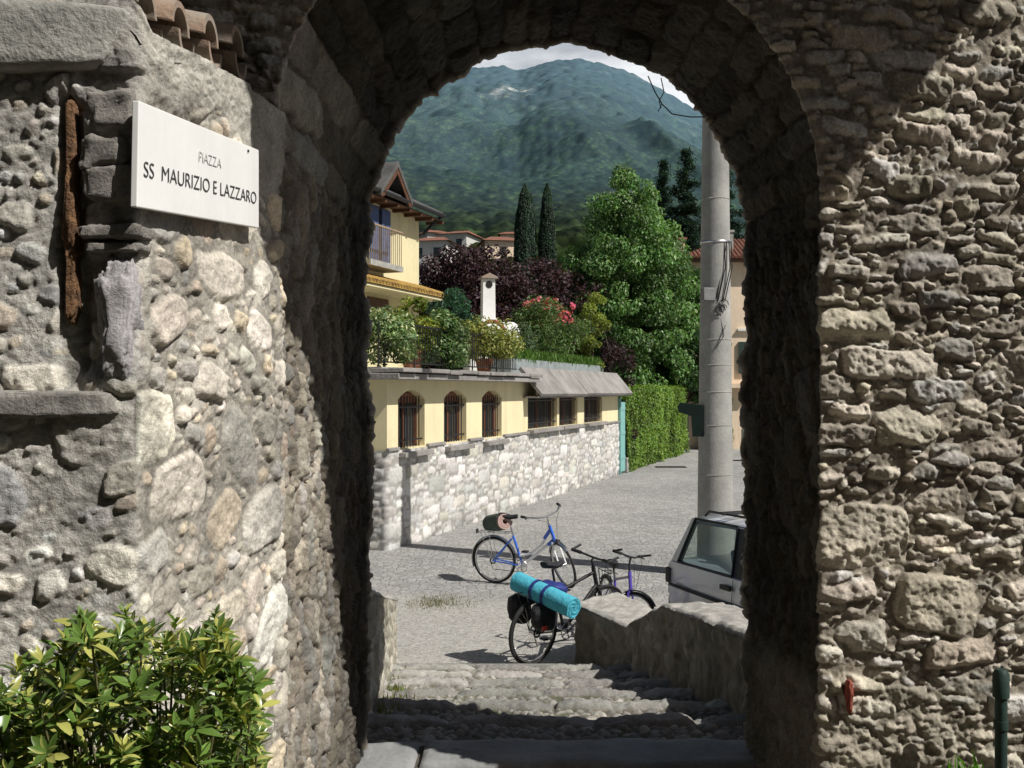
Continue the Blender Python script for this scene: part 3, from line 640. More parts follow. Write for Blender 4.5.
def crown(envelope, H, z0, nc, cr):
    """clump centres spread inside a turned envelope [(h,r)...]"""
    hs = [e[0] for e in envelope]; rs = [e[1] for e in envelope]; out = []
    while len(out) < nc:
        h = random.random(); r = np.interp(h, hs, rs)
        if random.random() > (r/max(rs))**1.2+.06: continue
        a = random.uniform(0, 6.283); q = r*math.sqrt(random.uniform(.15, 1))
        c = cr*random.uniform(.6, 1.2)*(.55+.45*min(1, r/max(rs)*1.6))
        out.append((q*math.cos(a), q*math.sin(a), z0+h*(H-z0), min(c, r*1.2+.12)))
    return out
def tree(name, label, cat, base, H, env, nc, cr, nleaf, ls, col, var=.4, alt=None, fa=.1, z0=.5, asp=.6, group=None, up=False, trunk=.18, mat='leaf', limbs=14):
    t = thing(name, label, cat, base, group=group)
    cl = crown(env, H, z0, nc, cr); cen, nr, k = clumped(cl, nleaf)
    cf_ = RNG.uniform(.6, 1.3, len(cl))[k][:, None]
    c = leafcol(nleaf, col, var, alt, fa)*cf_*(1.25 if cat in ('shrub',) else 1)
    nrm = nr*.7+unit(nleaf)*.7+np.array((0, 0, .35))
    quads('crown', cen, nrm, ls*RNG.uniform(.6, 1.3, nleaf), asp, c, M[mat], t, updir=(0, 0, 1.5) if up else None)
    m = MB(); top = H*.82; lean = .03*H
    tp = [(0, 0, -.1), (lean*.3, 0, top*.35), (-lean*.2, lean*.3, top*.7), (0, 0, top)]
    m.tube(tp, [trunk, trunk*.75, trunk*.45, trunk*.12], 9)
    for q in random.sample(cl, min(limbs, len(cl))):
        zb = max(.15*H*.5, q[2]-math.hypot(q[0], q[1])*.9-.2); zb = min(zb, top*.9)
        m.tube([(0, 0, zb), (q[0]*.5, q[1]*.5, zb+(q[2]-zb)*.6), q[:3]], [trunk*.4, trunk*.22, trunk*.06], 6)
    m.build('trunk', M['bark'], t); return t
GZ = PZ
# main broadleaf tree and its neighbours
def tr_at(px, d): return ((px-512)/FP*d, d, GZ)
tree('broadleaf_tree', 'tall bright green broadleaf tree with pointed top behind the hedge', 'tree', tr_at(627, 44), 12.45, [(0, 2.2), (.2, 2.9), (.4, 3.05), (.56, 2.7), (.7, 2.1), (.83, 1.4), (.93, .8), (1, .2)], 360, .56, 76000, .165, (.125, .24, .075), .45, (.34, .44, .24), .14, z0=2.9, up=True, trunk=.16, limbs=8)
tree('broadleaf_tree', 'shorter dark green leafy tree between the tall tree and the concrete pole', 'tree', tr_at(680, 45.2), 8.9, [(0, 1.7), (.4, 1.9), (.75, 1.4), (1, .3)], 90, .6, 22000, .18, (.06, .13, .04), .4, z0=2.6)
tree('purple_tree', 'wide dark purple leaved tree behind the roof terrace', 'tree', tr_at(470, 40), 8.25, [(0, 2.2), (.3, 2.5), (.7, 2.4), (.92, 1.7), (1, .9)], 150, .6, 36000, .17, (.055, .027, .035), .5, (.11, .065, .075), .14, z0=2.2)
tree('purple_tree', 'purple leaved tree filling the gap left of the tall green tree', 'tree', tr_at(540, 42), 8.1, [(0, 2.3), (.4, 2.6), (.8, 2.2), (.95, 1.2), (1, .6)], 110, .6, 16000, .17, (.055, .027, .035), .5, (.10, .06, .07), .12, z0=2.0)
tree('purple_bush', 'small dark purple bush beside the end of the terrace planter', 'bush', tr_at(610, 34.5), 5.3, [(0, .8), (.4, .85), (.75, .65), (1, .15)], 40, .34, 6500, .11, (.036, .018, .022), .5, (.10, .055, .065), .10, z0=1.2, trunk=.08)
tree('dense_tree', 'dark green rounded tree by the white villa wall on the slope', 'tree', tr_at(425, 44), 7.2, [(0, 1.8), (.5, 2.0), (.8, 1.4), (1, .3)], 60, .6, 13000, .18, (.035, .075, .025), .4, z0=1.5)
for px, top, dd, wd in ((525, 185, 62, .80), (547, 184, 64, .60)):
    Hc = 2.75+(390-top)/1000*dd
    t = thing('cypress', 'taller broader dark cypress of the two on the slope' if px < 530 else 'slimmer dark cypress of the two, nearer the green tree', 'tree', tr_at(px, dd), group='pair of cypresses')
    n = 34000; hq = RNG.random(n); an = RNG.uniform(0, 6.283, n)
    rq = wd*np.interp(hq, [0, .05, .25, .7, .88, .96, 1], [.5, .85, 1.0, .95, .72, .42, .03])*(.72+.30*RNG.random(n)**.5)*(1+.16*fbm(an*1.3, hq*Hc*.9, px, 3, 5))
    cen = np.stack([rq*np.cos(an), rq*np.sin(an), .3+hq*(Hc-.3)], -1); nr_ = np.stack([np.cos(an), np.sin(an), .3+0*an], -1)
    tone = (.7+.6*sstep(-.4, .5, fbm(an*2, hq*Hc*1.4, px, 3, 8)))[:, None]
    quads('crown', cen, nr_+unit(n)*.5, .17*RNG.uniform(.6, 1.3, n), .45, leafcol(n, (.022, .050, .024), .45)*tone, M['leaf'], t, updir=np.tile((0, 0, 2.), (n, 1)))
    m = MB(); m.tube([(0, 0, -.1), (0, 0, Hc*.9)], [.16, .03], 8); m.build('trunk', M['bark'], t)
def fir(label, px, top, d, rad, seed):
    base = tr_at(px, d); H = 2.75+(390-top)/1000*d
    t = thing('fir_tree', label, 'tree', base, group='dark firs behind the pole'); cen = []; rg = random.Random(seed); br = MB()
    tiers = 40
    for i in range(tiers):
        f = i/(tiers-1); z0_ = 1.5+(H-1.6)*f; r = rad*(1-f)**.8+.1; nb = max(4, int(9*(1-f)+4))
        for b in range(nb):
            a = rg.uniform(0, 6.283); z = z0_+rg.uniform(-.28, .28)*min(1, (H-z0_)/1.5); L = r*rg.uniform(.55, 1.2); n = max(6, int(L*17))
            q = np.linspace(.12, 1, n); pts = np.stack([q*L*math.cos(a), q*L*math.sin(a), z-.42*L*q+.20*L*q**3], -1)
            cen.append(np.repeat(pts, 8, 0)+RNG.normal(0, .14, (8*n, 3))*np.array((1, 1, .8)))
            if b % 2 == 0: br.tube([(0, 0, z), tuple(pts[-1])], [.03, .008], 4)
    cen = np.concatenate(cen); n = len(cen)
    quads('crown', cen, unit(n)*.8+np.array((0, 0, .9)), .27*RNG.uniform(.7, 1.3, n), .3, leafcol(n, (.022, .05, .035), .45), M['leaf'], t)
    br.tube([(0, 0, -.1), (0, 0, H*.5), (0, 0, H)], [.22, .13, .02], 8); br.build('trunk', M['bark'], t)
fir('dark fir with pointed top just left of the concrete pole', 686, 151, 56, 3.0, 1)
fir('paler shorter fir to the left of the pointed one', 663, 162, 60, 2.6, 2)
fir('dark fir mostly behind the concrete pole', 722, 150, 58, 3.0, 3)
# hedge beyond the gate
hd = Vector((.3428, .9394, 0)); hn = Vector((.9394, -.3428, 0))
def hedge(label, p0, L, H, depth, nl, cat='hedge'):
    t = thing('hedge', label, cat, p0, math.atan2(hd.y, hd.x))
    n = nl; k = RNG.random(n); u = RNG.random(n)*L; v = RNG.random(n)*H
    cen = np.stack([u, -RNG.random(n)*.10+.08*fbm(u*1.6, v*1.6, 0, 3, 5), v], -1); nr = np.tile((0, -1., .3), (n, 1))
    tp = k < .28; cen[tp, 2] = H+.1*fbm(u[tp]*2, v[tp], 0, 2, 8)+.1*RNG.random(tp.sum())-.08; cen[tp, 1] = RNG.random(tp.sum())*depth; nr[tp] = (0, -.2, 1)
    ed = k > .9; cen[ed, 0] = -.05+.1*RNG.random(ed.sum()); cen[ed, 1] = RNG.random(ed.sum())*depth; nr[ed] = (-1, 0, .2)
    patch = .75+.5*sstep(-.5, .6, fbm(u*1.2, v*1.2, 3, 3, 9))[:, None]
    c = leafcol(n, (.12, .21, .035), .45, (.22, .30, .05), .15)*patch
    quads('foliage', cen, nr+unit(n)*.7, .095*RNG.uniform(.7, 1.3, n), .65, c, M['leaf'], t)
    m = MB(); m.bx(.05, L-.05, .10, depth, .0, H-.08); m.build('branches', mat_plain('hedge core', (.02, .03, .012), .95), t); return t
hp = Vector((-2.14, 17.12, GZ))+hd*17.15
hedge('tall clipped light green hedge along the lane beyond the gate', hp, 11.5, 2.85, 1.2, 26000)
hedge('clipped green hedge at the far end of the lane behind the pole', hp+hd*13.6+hn*1.5, 11, 2.4, 1.2, 11000)
# ------------------------------------------------------------------ the annex with its roof terrace
annex = thing('low_annex', 'low yellow annex with a pale stone base, barred windows and a roof terrace', 'building', (-2.14, 17.12, GZ), R(70))
SB = 1.70; WT = 2.93; LEN = 16.3
F_ASH = Field(20, 1.9, .015, 91, [(260, (.20, .32), (.3, .5), (.016, .028), .04), (3500, (.11, .19), (.3, .6), (.012, .025), .05), (16000, (.045, .10), (.35, .9), (.008, .02), .08)], [(.66, .64, .60), (.60, .585, .55), (.70, .685, .65), (.64, .61, .545), (.56, .555, .54), (.68, .665, .63)], (.38, .365, .34), warp=.018, pw=5, facet=False, rot=.05)
pth = [(0, 3.0), (0, 0), (LEN, 0), (LEN, 1.5)]; cum2 = [0, 3, 3+LEN, 4.5+LEN]
us = np.arange(0, cum2[-1], .028); vs = np.linspace(-.05, SB, 68)
bx_ = np.interp(us, cum2, [p[0] for p in pth]); by_ = np.interp(us, cum2, [p[1] for p in pth])
nx2 = np.where(us < 2.99, -1, np.where(us > 3+LEN+.01, 1, 0)); ny2 = np.where((us >= 2.99) & (us <= 3+LEN+.01), -1, 0)
U, V = np.meshgrid(us, vs, indexing='ij'); h, c, oc = F_ASH.get(U*.95, np.clip(V, 0, 1.85))
h = h+.006*fbm(U*6, V*6, 0, 3, 2)+.03
dirt = sstep(.45, .0, V)*sstep(-.3, .4, fbm(U*2, V*3, 0, 3, 7)); c = c*(1-.35*dirt[..., None])
e3 = lambda a: np.repeat(a[:, None], len(vs), 1)
sheet('stone_base', np.stack([e3(bx_)+e3(nx2)*h, e3(by_)+e3(ny2)*h, V], -1), M['ashlar'], annex, c)
wins = [(.42, 1.52), (2.40, 3.53), (4.39, 5.58)]; wins2 = [(7.37, 9.72), (9.90, 11.62), (12.3, 14.3)]
m = MB()
def arch_top(x0, x1, zs, rise, n=10): return [(x0+(x1-x0)*i/n, zs+rise*math.sin(math.pi*i/n)**.8) for i in range(n+1)]
xs = 0.0
for (a, b) in wins:
    m.bx(xs, a, 0, .3, SB-.01, WT)
    top = arch_top(a, b, 2.58, .17); m.prism(top+[(b, WT), (a, WT)], 0, .3); m.bx(a, b, 0, .3, SB-.25, SB+.02); xs = b
m.bx(xs, 7.0, 0, .3, SB-.01, WT)
m.bx(7.0, LEN, .3, .31, SB-.2, WT)
xs = 7.0
for (a, b) in wins2:
    m.bx(xs, a, 0, .298, SB-.01, WT); m.bx(a, b, 0, .298, 2.62, WT); m.bx(a, b, 0, .298, SB-.2, 1.80); xs = b
m.bx(xs, LEN, 0, .298, SB-.01, WT)
m.bx(0, .298, .3, 6, SB-.01, WT); m.bx(LEN-.298, LEN, .298, 6, 0, WT)
m.build('wall', M['plaster'], annex, smooth=0)
m = MB(); m.bx(.3, LEN-.3, 1.2, 1.25, 0, WT); m.bx(.3, LEN-.3, .31, 1.2, SB-.3, SB-.28); m.build('interior', M['dark'], annex, smooth=0)
for i, (a, b) in enumerate(wins+wins2):
    arched = i < 3; zb = SB+.02 if arched else 1.80; zt = 2.58 if arched else 2.62
    m = MB(); fw = .07
    m.bx(a, a+fw, .16, .24, zb, zt); m.bx(b-fw, b, .16, .24, zb, zt); m.bx((a+b)/2-.04, (a+b)/2+.04, .16, .24, zb, zt); m.bx(a+fw, b-fw, .162, .238, zt-.06, zt+(.12 if arched else -.002))
    wo = m.build('window', M['red_wood'], annex, smooth=0)
    m = MB(); m.bx(a+.02, b-.02, .19, .20, zb, zt+(.1 if arched else 0)); m.build('pane', M['pane'], wo, smooth=0)
    m = MB(); n = int((b-a)/.115)
    for k in range(1, n): x = a+(b-a)*k/n; m.tube([(x, .06, zb-.02), (x, .06, zt+.06)], .011, 6)
    for z in (zb+.12, zt-.15): m.bx(a, b, .045, .052, z, z+.03)
    m.build('grille', M['iron'], wo)
    if arched:
        m = MB(); m.bx(a+.12, a+.22, .09, .14, zb, zt-.25); m.build('shutter', mat_plain('red brown shutter', (.32, .11, .05), .6), wo, smooth=0)
    m = MB(); m.box(((a+b)/2, -.06, zb-.11 if arched else zb-.05), (b-a+.10, .24, .09)); m.build('sill', M['slate'], wo, bev=.01)
m = MB(); xs = -.05
for (a, b) in wins+wins2[:1]:
    m = MB(); m.bx(xs, a-.06, -.075, .0, SB-.005, SB+.055); m.build('ledge', M['slate'], annex, bev=.01); xs = b+.06
for a, b in ((5.66, 7.30), (9.8, 12.2), (14.4, LEN)): m = MB(); m.bx(a, b, -.076, 0, SB-.004, SB+.056); m.build('ledge', M['slate'], annex, bev=.01)
pass
# roof edge: cement band with flat stones, then the sloping slate skirt
m = MB(); m.bx(-.35, 7.05, -.40, .6, WT, WT+.10); m.build('eaves', M['slate'], annex, bev=.01)
m = MB(); x = -.35; rg = random.Random(4)
while x < 6.9:
    l = rg.uniform(.5, .95); m.box((x+l/2, -.16+rg.uniform(-.03, .03), WT+.145+rg.uniform(0, .02)), (l-.02, .60, .075), Matrix.Rotation(rg.uniform(-.03, .03), 3, 'X')); x += l
m.build('stone_slab', M['slate'], annex, bev=.012)
m = MB(); x = 7.02; 
while x < LEN-.05:
    l = min(rg.uniform(.75, 1.25), LEN+.1-x); dz = rg.uniform(-.015, .015)
    m.add([(x+.01, -.48, 2.66+dz), (x+l-.01, -.48, 2.66+dz), (x+l-.01, .06, 3.30), (x+.01, .06, 3.30), (x+.01, -.44, 2.60+dz), (x+l-.01, -.44, 2.60+dz), (x+l-.01, .12, 3.24), (x+.01, .12, 3.24)], [[0, 1, 2, 3], [7, 6, 5, 4], [0, 4, 5, 1], [1, 5, 6, 2], [2, 6, 7, 3], [3, 7, 4, 0]]); x += l
m.build('slate_skirt', M['slate'], annex, smooth=0)
m = MB(); m.bx(7.0, LEN+.1, -.40, .0, 2.56, 2.60); m.build('soffit', M['slate'], annex, smooth=0)
m = MB(); m.bx(0, LEN, .10, 9, WT+.005, WT+.22); m.build('terrace_floor', M['cement'], annex, smooth=0)
TZ = WT+.22
# terrace railing
rail = thing('railing', 'thin black iron railing along the front edge of the roof terrace', 'railing', (-2.14, 17.12, GZ), R(70))
m = MB(); m.bx(.05, 7.1, .18, .21, TZ+.78, TZ+.81); m.bx(.05, 7.1, .18, .21, TZ+.08, TZ+.105); m.build('rail', M['iron'], rail)
for k in range(60):
    m = MB(); x = .06+7.0*k/59; m.tube([(x, .195, TZ+(0 if k % 12 == 0 else .09)), (x, .195, TZ+.79)], .016 if k % 12 == 0 else .008, 6); m.build('baluster', M['iron'], rail)
def loc(x, y, z): # annex-local to world
    return Vector((-2.14, 17.12, GZ))+hd*x-hn*y+Vector((0, 0, z))
# planter with grass
pl_ = thing('roof_planter', 'long grey roof planter trough above the sloping slate skirt', 'planter', (-2.14, 17.12, GZ), R(70))
m = MB(); m.bx(7.0, 15.6, .30, .36, TZ, TZ+.36); m.bx(7.0, 15.6, .9, .95, TZ, TZ+.36); m.bx(7, 7.05, .36, .9, TZ, TZ+.36); m.bx(15.55, 15.6, .36, .9, TZ, TZ+.36)
m.build('trough', mat_plain('blue grey fibre cement', (.34, .38, .38), .85, var=.2, scale=3), pl_, smooth=0)
m = MB(); m.bx(7.06, 15.54, .37, .89, TZ+.2, TZ+.32); m.build('soil', M['soil'], pl_, smooth=0)
n = 5200; cen = np.stack([RNG.uniform(7.05, 15.5, n), RNG.uniform(.28, .9, n), TZ+.34+RNG.uniform(0, .22, n)], -1)
gg = quads('grass', cen, unit(n)*np.array((1, 1, .25)), .22*RNG.uniform(.6, 1.3, n), .14, leafcol(n, (.10, .19, .04), .4), M['grass'], None, updir=(0, 0, 3))
gg.location = (-2.14, 17.12, GZ); gg.rotation_euler = (0, 0, R(70)); tag(gg, 'grass growing in the roof planter', 'grass', kind='stuff')
def shrub(name, label, x, y, z, H, rad, n, ls, col, alt=None, fa=.15, pot=None, env=None, nc=26, var=.45, asp=.5, group=None, cat='shrub', flower=None):
    L = loc(x, y, z)
    zb = 0
    if pot:
        p = thing('flower_pot', pot[2], 'pot', L, group='terracotta pots on the terrace')
        m = MB(); a, b_ = pot[0], pot[1]
        m.lathe([(0, 0), (a*.72, 0), (a*.95, b_*.8), (a*1.06, b_*.8), (a*1.06, b_), (a*.93, b_), (a*.9, b_*.88), (0, b_*.88)], n=20); m.build('pot', M['terracotta'], p); zb = b_*.88
    t = tree(name, label, cat, L+Vector((0, 0, zb)), H-zb, env or [(0, rad*.75), (.4, rad), (.8, rad*.75), (1, .2*rad)], nc, rad*.42, n, ls, col, var, alt, fa, z0=.12, asp=asp, trunk=.03, group=group, limbs=10)
    if flower:
        k = 420; cl = crown([(0, rad*.8), (.45, rad), (.85, rad*.85), (1, .4*rad)], H-zb, .55*(H-zb), 26, .14)
        ce, nr, kk = clumped(cl, k); quads('blossoms', ce, nr+unit(k)*.5, .10*RNG.uniform(.7, 1.3, k), .9, leafcol(k, (.78, .15, .25), .25, (.85, .34, .36), .35), M['leaf'], t)
    return t
g_ = 'shrubs along the terrace railing'
def lx(px, y): r = (px-512)/FP; return (r*(17.12+.3428*y)+2.14+.9394*y)/(.3428-.9394*r)
shrub('shrub', 'light green variegated shrub at the left end of the terrace railing', lx(384, .35), .35, TZ, 1.05, .50, 3600, .085, (.14, .22, .09), (.42, .46, .26), .3)
shrub('shrub', 'yellow green shrub rising highest above the terrace railing', lx(412, .75), .75, TZ, 1.42, .52, 3400, .09, (.20, .21, .035), (.10, .17, .03), .4, pot=(.22, .38, 'terracotta pot under the yellow green shrub behind the railing'))
shrub('shrub', 'grey green bushy shrub at the middle of the terrace railing', lx(441, .35), .35, TZ, 1.15, .60, 4200, .085, (.085, .15, .055), (.25, .30, .15), .2)
shrub('shrub', 'feathery blue green shrub behind the middle of the terrace railing', lx(449, 1.3), 1.3, TZ, 1.75, .6, 3400, .15, (.035, .09, .055), None, asp=.22, env=[(0, .25), (.5, .55), (.8, .62), (1, .3)])
shrub('shrub', 'olive yellow bush spilling over the right end of the terrace railing', lx(484, .38), .38, TZ, 1.08, .72, 5000, .085, (.17, .19, .05), (.30, .31, .10), .25, pot=(.2, .3, 'terracotta pot below the olive yellow bush'))
shrub('oleander', 'oleander bush covered with pink red blossoms on the terrace', lx(549, 1.2), 1.2, TZ, 2.25, 1.0, 7000, .12, (.075, .13, .04), (.15, .20, .07), .2, asp=.3, pot=(.28, .62, 'terracotta pot under the flowering oleander'), flower=True)
shrub('shrub', 'upright yellow green shrub right of the flowering oleander', lx(592, .55), .55, TZ, 2.5, .5, 3600, .12, (.15, .19, .035), (.24, .27, .06), .3, asp=.35, env=[(0, .3), (.5, .45), (.8, .5), (1, .3)])
shrub('shrub', 'thin grey green shrub behind the planter left of the oleander', lx(522, .9), .9, TZ, 1.3, .45, 2200, .09, (.10, .15, .08), None)
# barbecue chimney on the terrace
bq = thing('barbecue', 'white masonry garden barbecue with a tall tapering chimney on the terrace', 'barbecue', loc(lx(488, 2.0), 2.0, TZ), R(70-55)); bq.scale = (1.1, 1.1, 1.13)
gx0 = loc(lx(507, 1.8), 1.8, TZ+.45)
m = MB(); m.bx(-.55, .55, -.35, .35, 0, .62); m.bx(-.5, -.4, -.3, .35, .62, .95); m.bx(.4, .5, -.3, .35, .62, .95); m.bx(-.4, .4, .25, .35, .62, .95); m.build('base', M['white_paint'], bq, bev=.02)
m = MB(); pr_ = [(.50, .95), (.42, 1.06), (.25, 1.22), (.16, 1.38), (.150, 2.30)]
vs_ = []; fs_ = []
for r_, z_ in pr_: vs_ += [(-r_, -r_*.8, z_), (r_, -r_*.8, z_), (r_, r_*.8, z_), (-r_, r_*.8, z_)]
for i in range(len(pr_)-1):
    for k in range(4): fs_.append([i*4+k, i*4+(k+1) % 4, i*4+4+(k+1) % 4, i*4+4+k])
m.add(vs_, fs_); m.build('chimney', M['white_paint'], bq, smooth=25)
m = MB(); m.torus((0, -.41, .93), .33, .05, 'y', 20, 8, None, .25, math.pi-.25); m.build('brick_arch', M['brick'], bq)
m = MB(); m.tube([(0, -.135, 2.16), (0, -.122, 2.16)], .085, 16); m.build('vent', M['dark'], bq)
m = MB(); m.prism([(-.22, 2.30), (.22, 2.30), (.20, 2.34), (0, 2.43), (-.20, 2.34)], -.19, .19); m.build('cap', M['tile'], bq, bev=.01)
gr = thing('covered_grill', 'white covered round grill standing right of the barbecue chimney', 'grill', gx0)
m = MB(); m.lathe([(0, 1.05), (.2, 1.03), (.34, .93), (.38, .8), (.33, .66), (.30, .5), (.32, .1), (.30, -.45)], n=20); m.build('cover', M['white_paint'], gr)
m = MB(); m.tube([(-.40, 0, -.45), (-.40, 0, 1.4)], .02, 6); m.build('pole', M['concrete'], gr)
# teal gate at the annex end
gt = thing('gate', 'light teal painted gate leaf standing open at the end of the annex', 'gate', loc(LEN+.12, -.02, 0), R(70))
m = MB(); m.bx(0, .62, -.03, .03, .08, 2.35); o = m.build('leaf', M['teal'], gt, bev=.01)
m = MB()
for z_ in (.5, 1.3, 2.1): m.bx(.02, .6, -.045, -.03, z_, z_+.09)
m.build('rail', M['teal'], gt)
m = MB(); m.bx(-.08, 0, -.05, .06, 0, 2.5); m.build('post', M['teal'], gt)
m = MB(); m.bx(.66, .86, -.1, .2, 0, .5); tag(m.build('gate_stop', M['cement'], None, bev=.02), 'small pale stone post at the foot of the hedge by the teal gate', 'post'); bpy.context.scene.objects['gate_stop'].location = loc(LEN+.12, -.02, 0); bpy.context.scene.objects['gate_stop'].rotation_euler = (0, 0, R(70))
# ------------------------------------------------------------------ the gabled yellow house behind the terrace
ho = Vector((-5.58+.365*(22.5-17.4), 22.5, E))
hs = thing('gabled_house', 'cream yellow house with a dark gabled dormer, wooden eaves and blue shutters', 'house', ho, R(70))
def hx(d): return (d-22.5)/.9394
x1 = hx(26.05); EV = 4.56
m = MB(); m.bx(-6, x1, 0, 7, -1.6, 3.05); m.bx(-6, x1, 0, 7, 3.05, EV)
m.prism([(hx(23.2), EV), (hx(24.4), EV), (hx(23.8), 5.2)], 0, 3); m.build('wall', M['plaster_pale'], hs, smooth=0)
m = MB()   # main roof: eaves projecting to the right and front
m.add([(-7, -.5, EV-.04), (x1+.42, -.5, EV-.04), (x1+.42, 4, EV+2.1), (-7, 4, EV+2.1), (-7, -.5, EV+.10), (x1+.42, -.5, EV+.10), (x1+.42, 4, EV+2.24), (-7, 4, EV+2.24)], [[0, 1, 2, 3], [7, 6, 5, 4], [0, 4, 5, 1], [1, 5, 6, 2], [2, 6, 7, 3], [3, 7, 4, 0]])
a, b, cpk = hx(23.0), hx(24.55), hx(23.8)
for (q0, q1) in ((a, cpk), (b, cpk)):
    m.add([(q0, -.6, EV-.10), (q1, -.6, 5.26), (q1, 3, 5.26), (q0, 3, EV-.10), (q0, -.6, EV+.04), (q1, -.6, 5.40), (q1, 3, 5.40), (q0, 3, EV+.04)], [[0, 1, 2, 3], [7, 6, 5, 4], [0, 4, 5, 1], [1, 5, 6, 2], [2, 6, 7, 3], [3, 7, 4, 0]])
m.build('roof', M['roof_dark'], hs, smooth=0)
m = MB(); m.tube([(-7, -.54, EV+.0), (x1+.42, -.54, EV+.0)], .055, 8); m.tube([(x1+.3, -.54, EV-.0), (x1+.25, -.3, EV-.2), (x1+.1, -.06, EV-.5)], .04, 8); m.build('gutter', M['iron'], hs)
m = MB()
for q0 in (a, b): m.add([(q0, -.585, EV-.12), (cpk, -.585, 5.25), (cpk, -.585, 5.10), (q0+(.15 if q0 < cpk else -.15), -.585, EV-.12), (q0, -.55, EV-.12), (cpk, -.55, 5.25), (cpk, -.55, 5.10), (q0+(.15 if q0 < cpk else -.15), -.55, EV-.12)], [[0, 1, 2, 3], [7, 6, 5, 4], [0, 4, 5, 1], [1, 5, 6, 2], [2, 6, 7, 3], [3, 7, 4, 0]])
m.prism([(a+.2, EV), (b-.2, EV), (cpk, 5.12)], -.06, -.01); m.bx(-7, x1+.38, -.46, -.01, EV-.12, EV-.09)
for k in range(9): x = -1+k*.65; m.bx(x, x+.09, -.48, 0, EV-.19, EV-.12)
m.build('wooden_eaves', M['wood'], hs, smooth=0)
wd = MB(); wx0, wx1 = hx(23.4), hx(24.35); wd.bx(wx0, wx1, -.03, .0, 2.95, 4.38); fo = wd.build('balcony_door', M['wood'], hs, smooth=0)
m = MB(); m.bx(wx0+.1, wx1-.1, -.036, -.031, 3.0, 4.3); m.build('pane', M['pane'], fo, smooth=0)
for sx in (wx0-.02, wx1-.42):
    m = MB(); m.bx(sx, sx+.44, -.09, -.04, 2.97, 4.34); m.build('shutter', M['blue_shutter'], fo, smooth=0)
m = MB(); m.bx(hx(22.6), hx(24.15), -.55, 0, 2.82, 2.95); bo = m.build('balcony', M['cement'], hs, smooth=0)
m = MB()
for k in range(17): x = hx(22.6)+k*(hx(24.1)-hx(22.6))/16; m.tube([(x, -.52, 2.95), (x, -.52, 3.75)], .010, 5)
m.bx(hx(22.6), hx(24.15), -.54, -.50, 3.74, 3.78); m.tube([(hx(24.13), -.52, 3.76), (hx(24.13), 0, 3.76)], .015, 5); m.build('railing', mat_plain('tan railing', (.36, .27, .18), .6), bo)
m = MB(); m.add([(-5, -.8, 2.36), (x1+.05, -.8, 2.36), (x1+.05, 0, 2.62), (-5, 0, 2.62), (-5, -.8, 2.42), (x1+.05, -.8, 2.42), (x1+.05, 0, 2.68), (-5, 0, 2.68)], [[0, 1, 2, 3], [7, 6, 5, 4], [0, 4, 5, 1], [1, 5, 6, 2], [2, 6, 7, 3], [3, 7, 4, 0]])
for k in range(46):
    x = -1+k*.155
    if x < x1+.03: m.tube([(x, -.82, 2.43), (x, -.01, 2.69)], .05, 6)
m.build('porch_roof', M['lichen_tile'], hs, smooth=30)
m = MB(); m.bx(-5, x1+.02, -.76, 0, 2.29, 2.35); m.build('porch_soffit', M['plaster_pale'], hs, smooth=0)
m = MB(); m.bx(hx(23.4), hx(24.4), -.02, 0, 1.2, 2.2); m.build('door', M['wood'], hs, smooth=0)
# ------------------------------------------------------------------ house on the right, village on the slope
rh = thing('peach_house', 'peach coloured house with red tiled hip roof behind the concrete pole', 'house', (7.75, 46, GZ))
ev = 8.85
m = MB(); m.bx(.5, 9, .6, 9, 0, ev); m.build('wall', M['peach'], rh, smooth=0)
m = MB(); m.add([(-.1, 0, ev), (9.6, 0, ev), (9.6, 9.6, ev), (-.1, 9.6, ev), (2.6, 3.0, ev+1.25), (7, 3.0, ev+1.25), (7, 6.6, ev+1.25), (2.6, 6.6, ev+1.25)], [[0, 1, 5, 4], [1, 2, 6, 5], [2, 3, 7, 6], [3, 0, 4, 7], [4, 5, 6, 7], [3, 2, 1, 0]])
for k in range(48): x = -.05+k*.2; f = min(1, max(0, x/2.7), (9.6-x)/2.6); m.tube([(x, .0, ev+.02), (x if f >= 1 else x, 3.0*f+.001, ev+.02+1.25*f)], .07, 5)
m.build('roof', M['tile_roof'], rh, smooth=30)
m = MB(); m.bx(0, 9.5, .1, .55, ev-.16, ev-.02); m.build('eaves', M['wood'], rh, smooth=0)
m = MB(); m.bx(-.05, .40, 1.2, 1.65, ev-.3, ev+1.0); co2 = m.build('chimney', M['peach'], rh, smooth=0)
m = MB(); m.bx(-.15, .5, 1.1, 1.75, ev+1.0, ev+1.1); m.build('cap', M['tile_roof'], co2, smooth=0)
m = MB(); m.bx(2.35, 2.7, 1.2, 1.6, ev+.4, ev+1.35); m.bx(2.3, 2.75, 1.15, 1.65, ev+1.35, ev+1.45); m.build('chimney', M['cement'], rh, smooth=0)
m = MB(); m.bx(2.80, 3.6, .56, .6, 3.5, 5.0); wo = m.build('window', M['white_paint'], rh, smooth=0)
m = MB(); m.bx(2.80, 3.2, .48, .555, 3.5, 5.0); m.build('shutter', M['green_paint'], wo, smooth=0)
m = MB(); m.bx(1.9, 3.6, .1, .6, 2.85, 3.05); m.build('balcony', M['peach'], rh, smooth=0)
m = MB(); m.bx(2.75, 3.8, .45, .6, 5.5, 5.6); m.build('sill', M['white_paint'], rh, smooth=0)
m = MB(); m.bx(0, 9, 0, .35, 0, 1.25); o = m.build('garden_wall', M['white_wall'], None, bev=.02); o.location = (8.9, 38.5, GZ); tag(o, 'low pale garden wall at the right beyond the pole', 'wall')
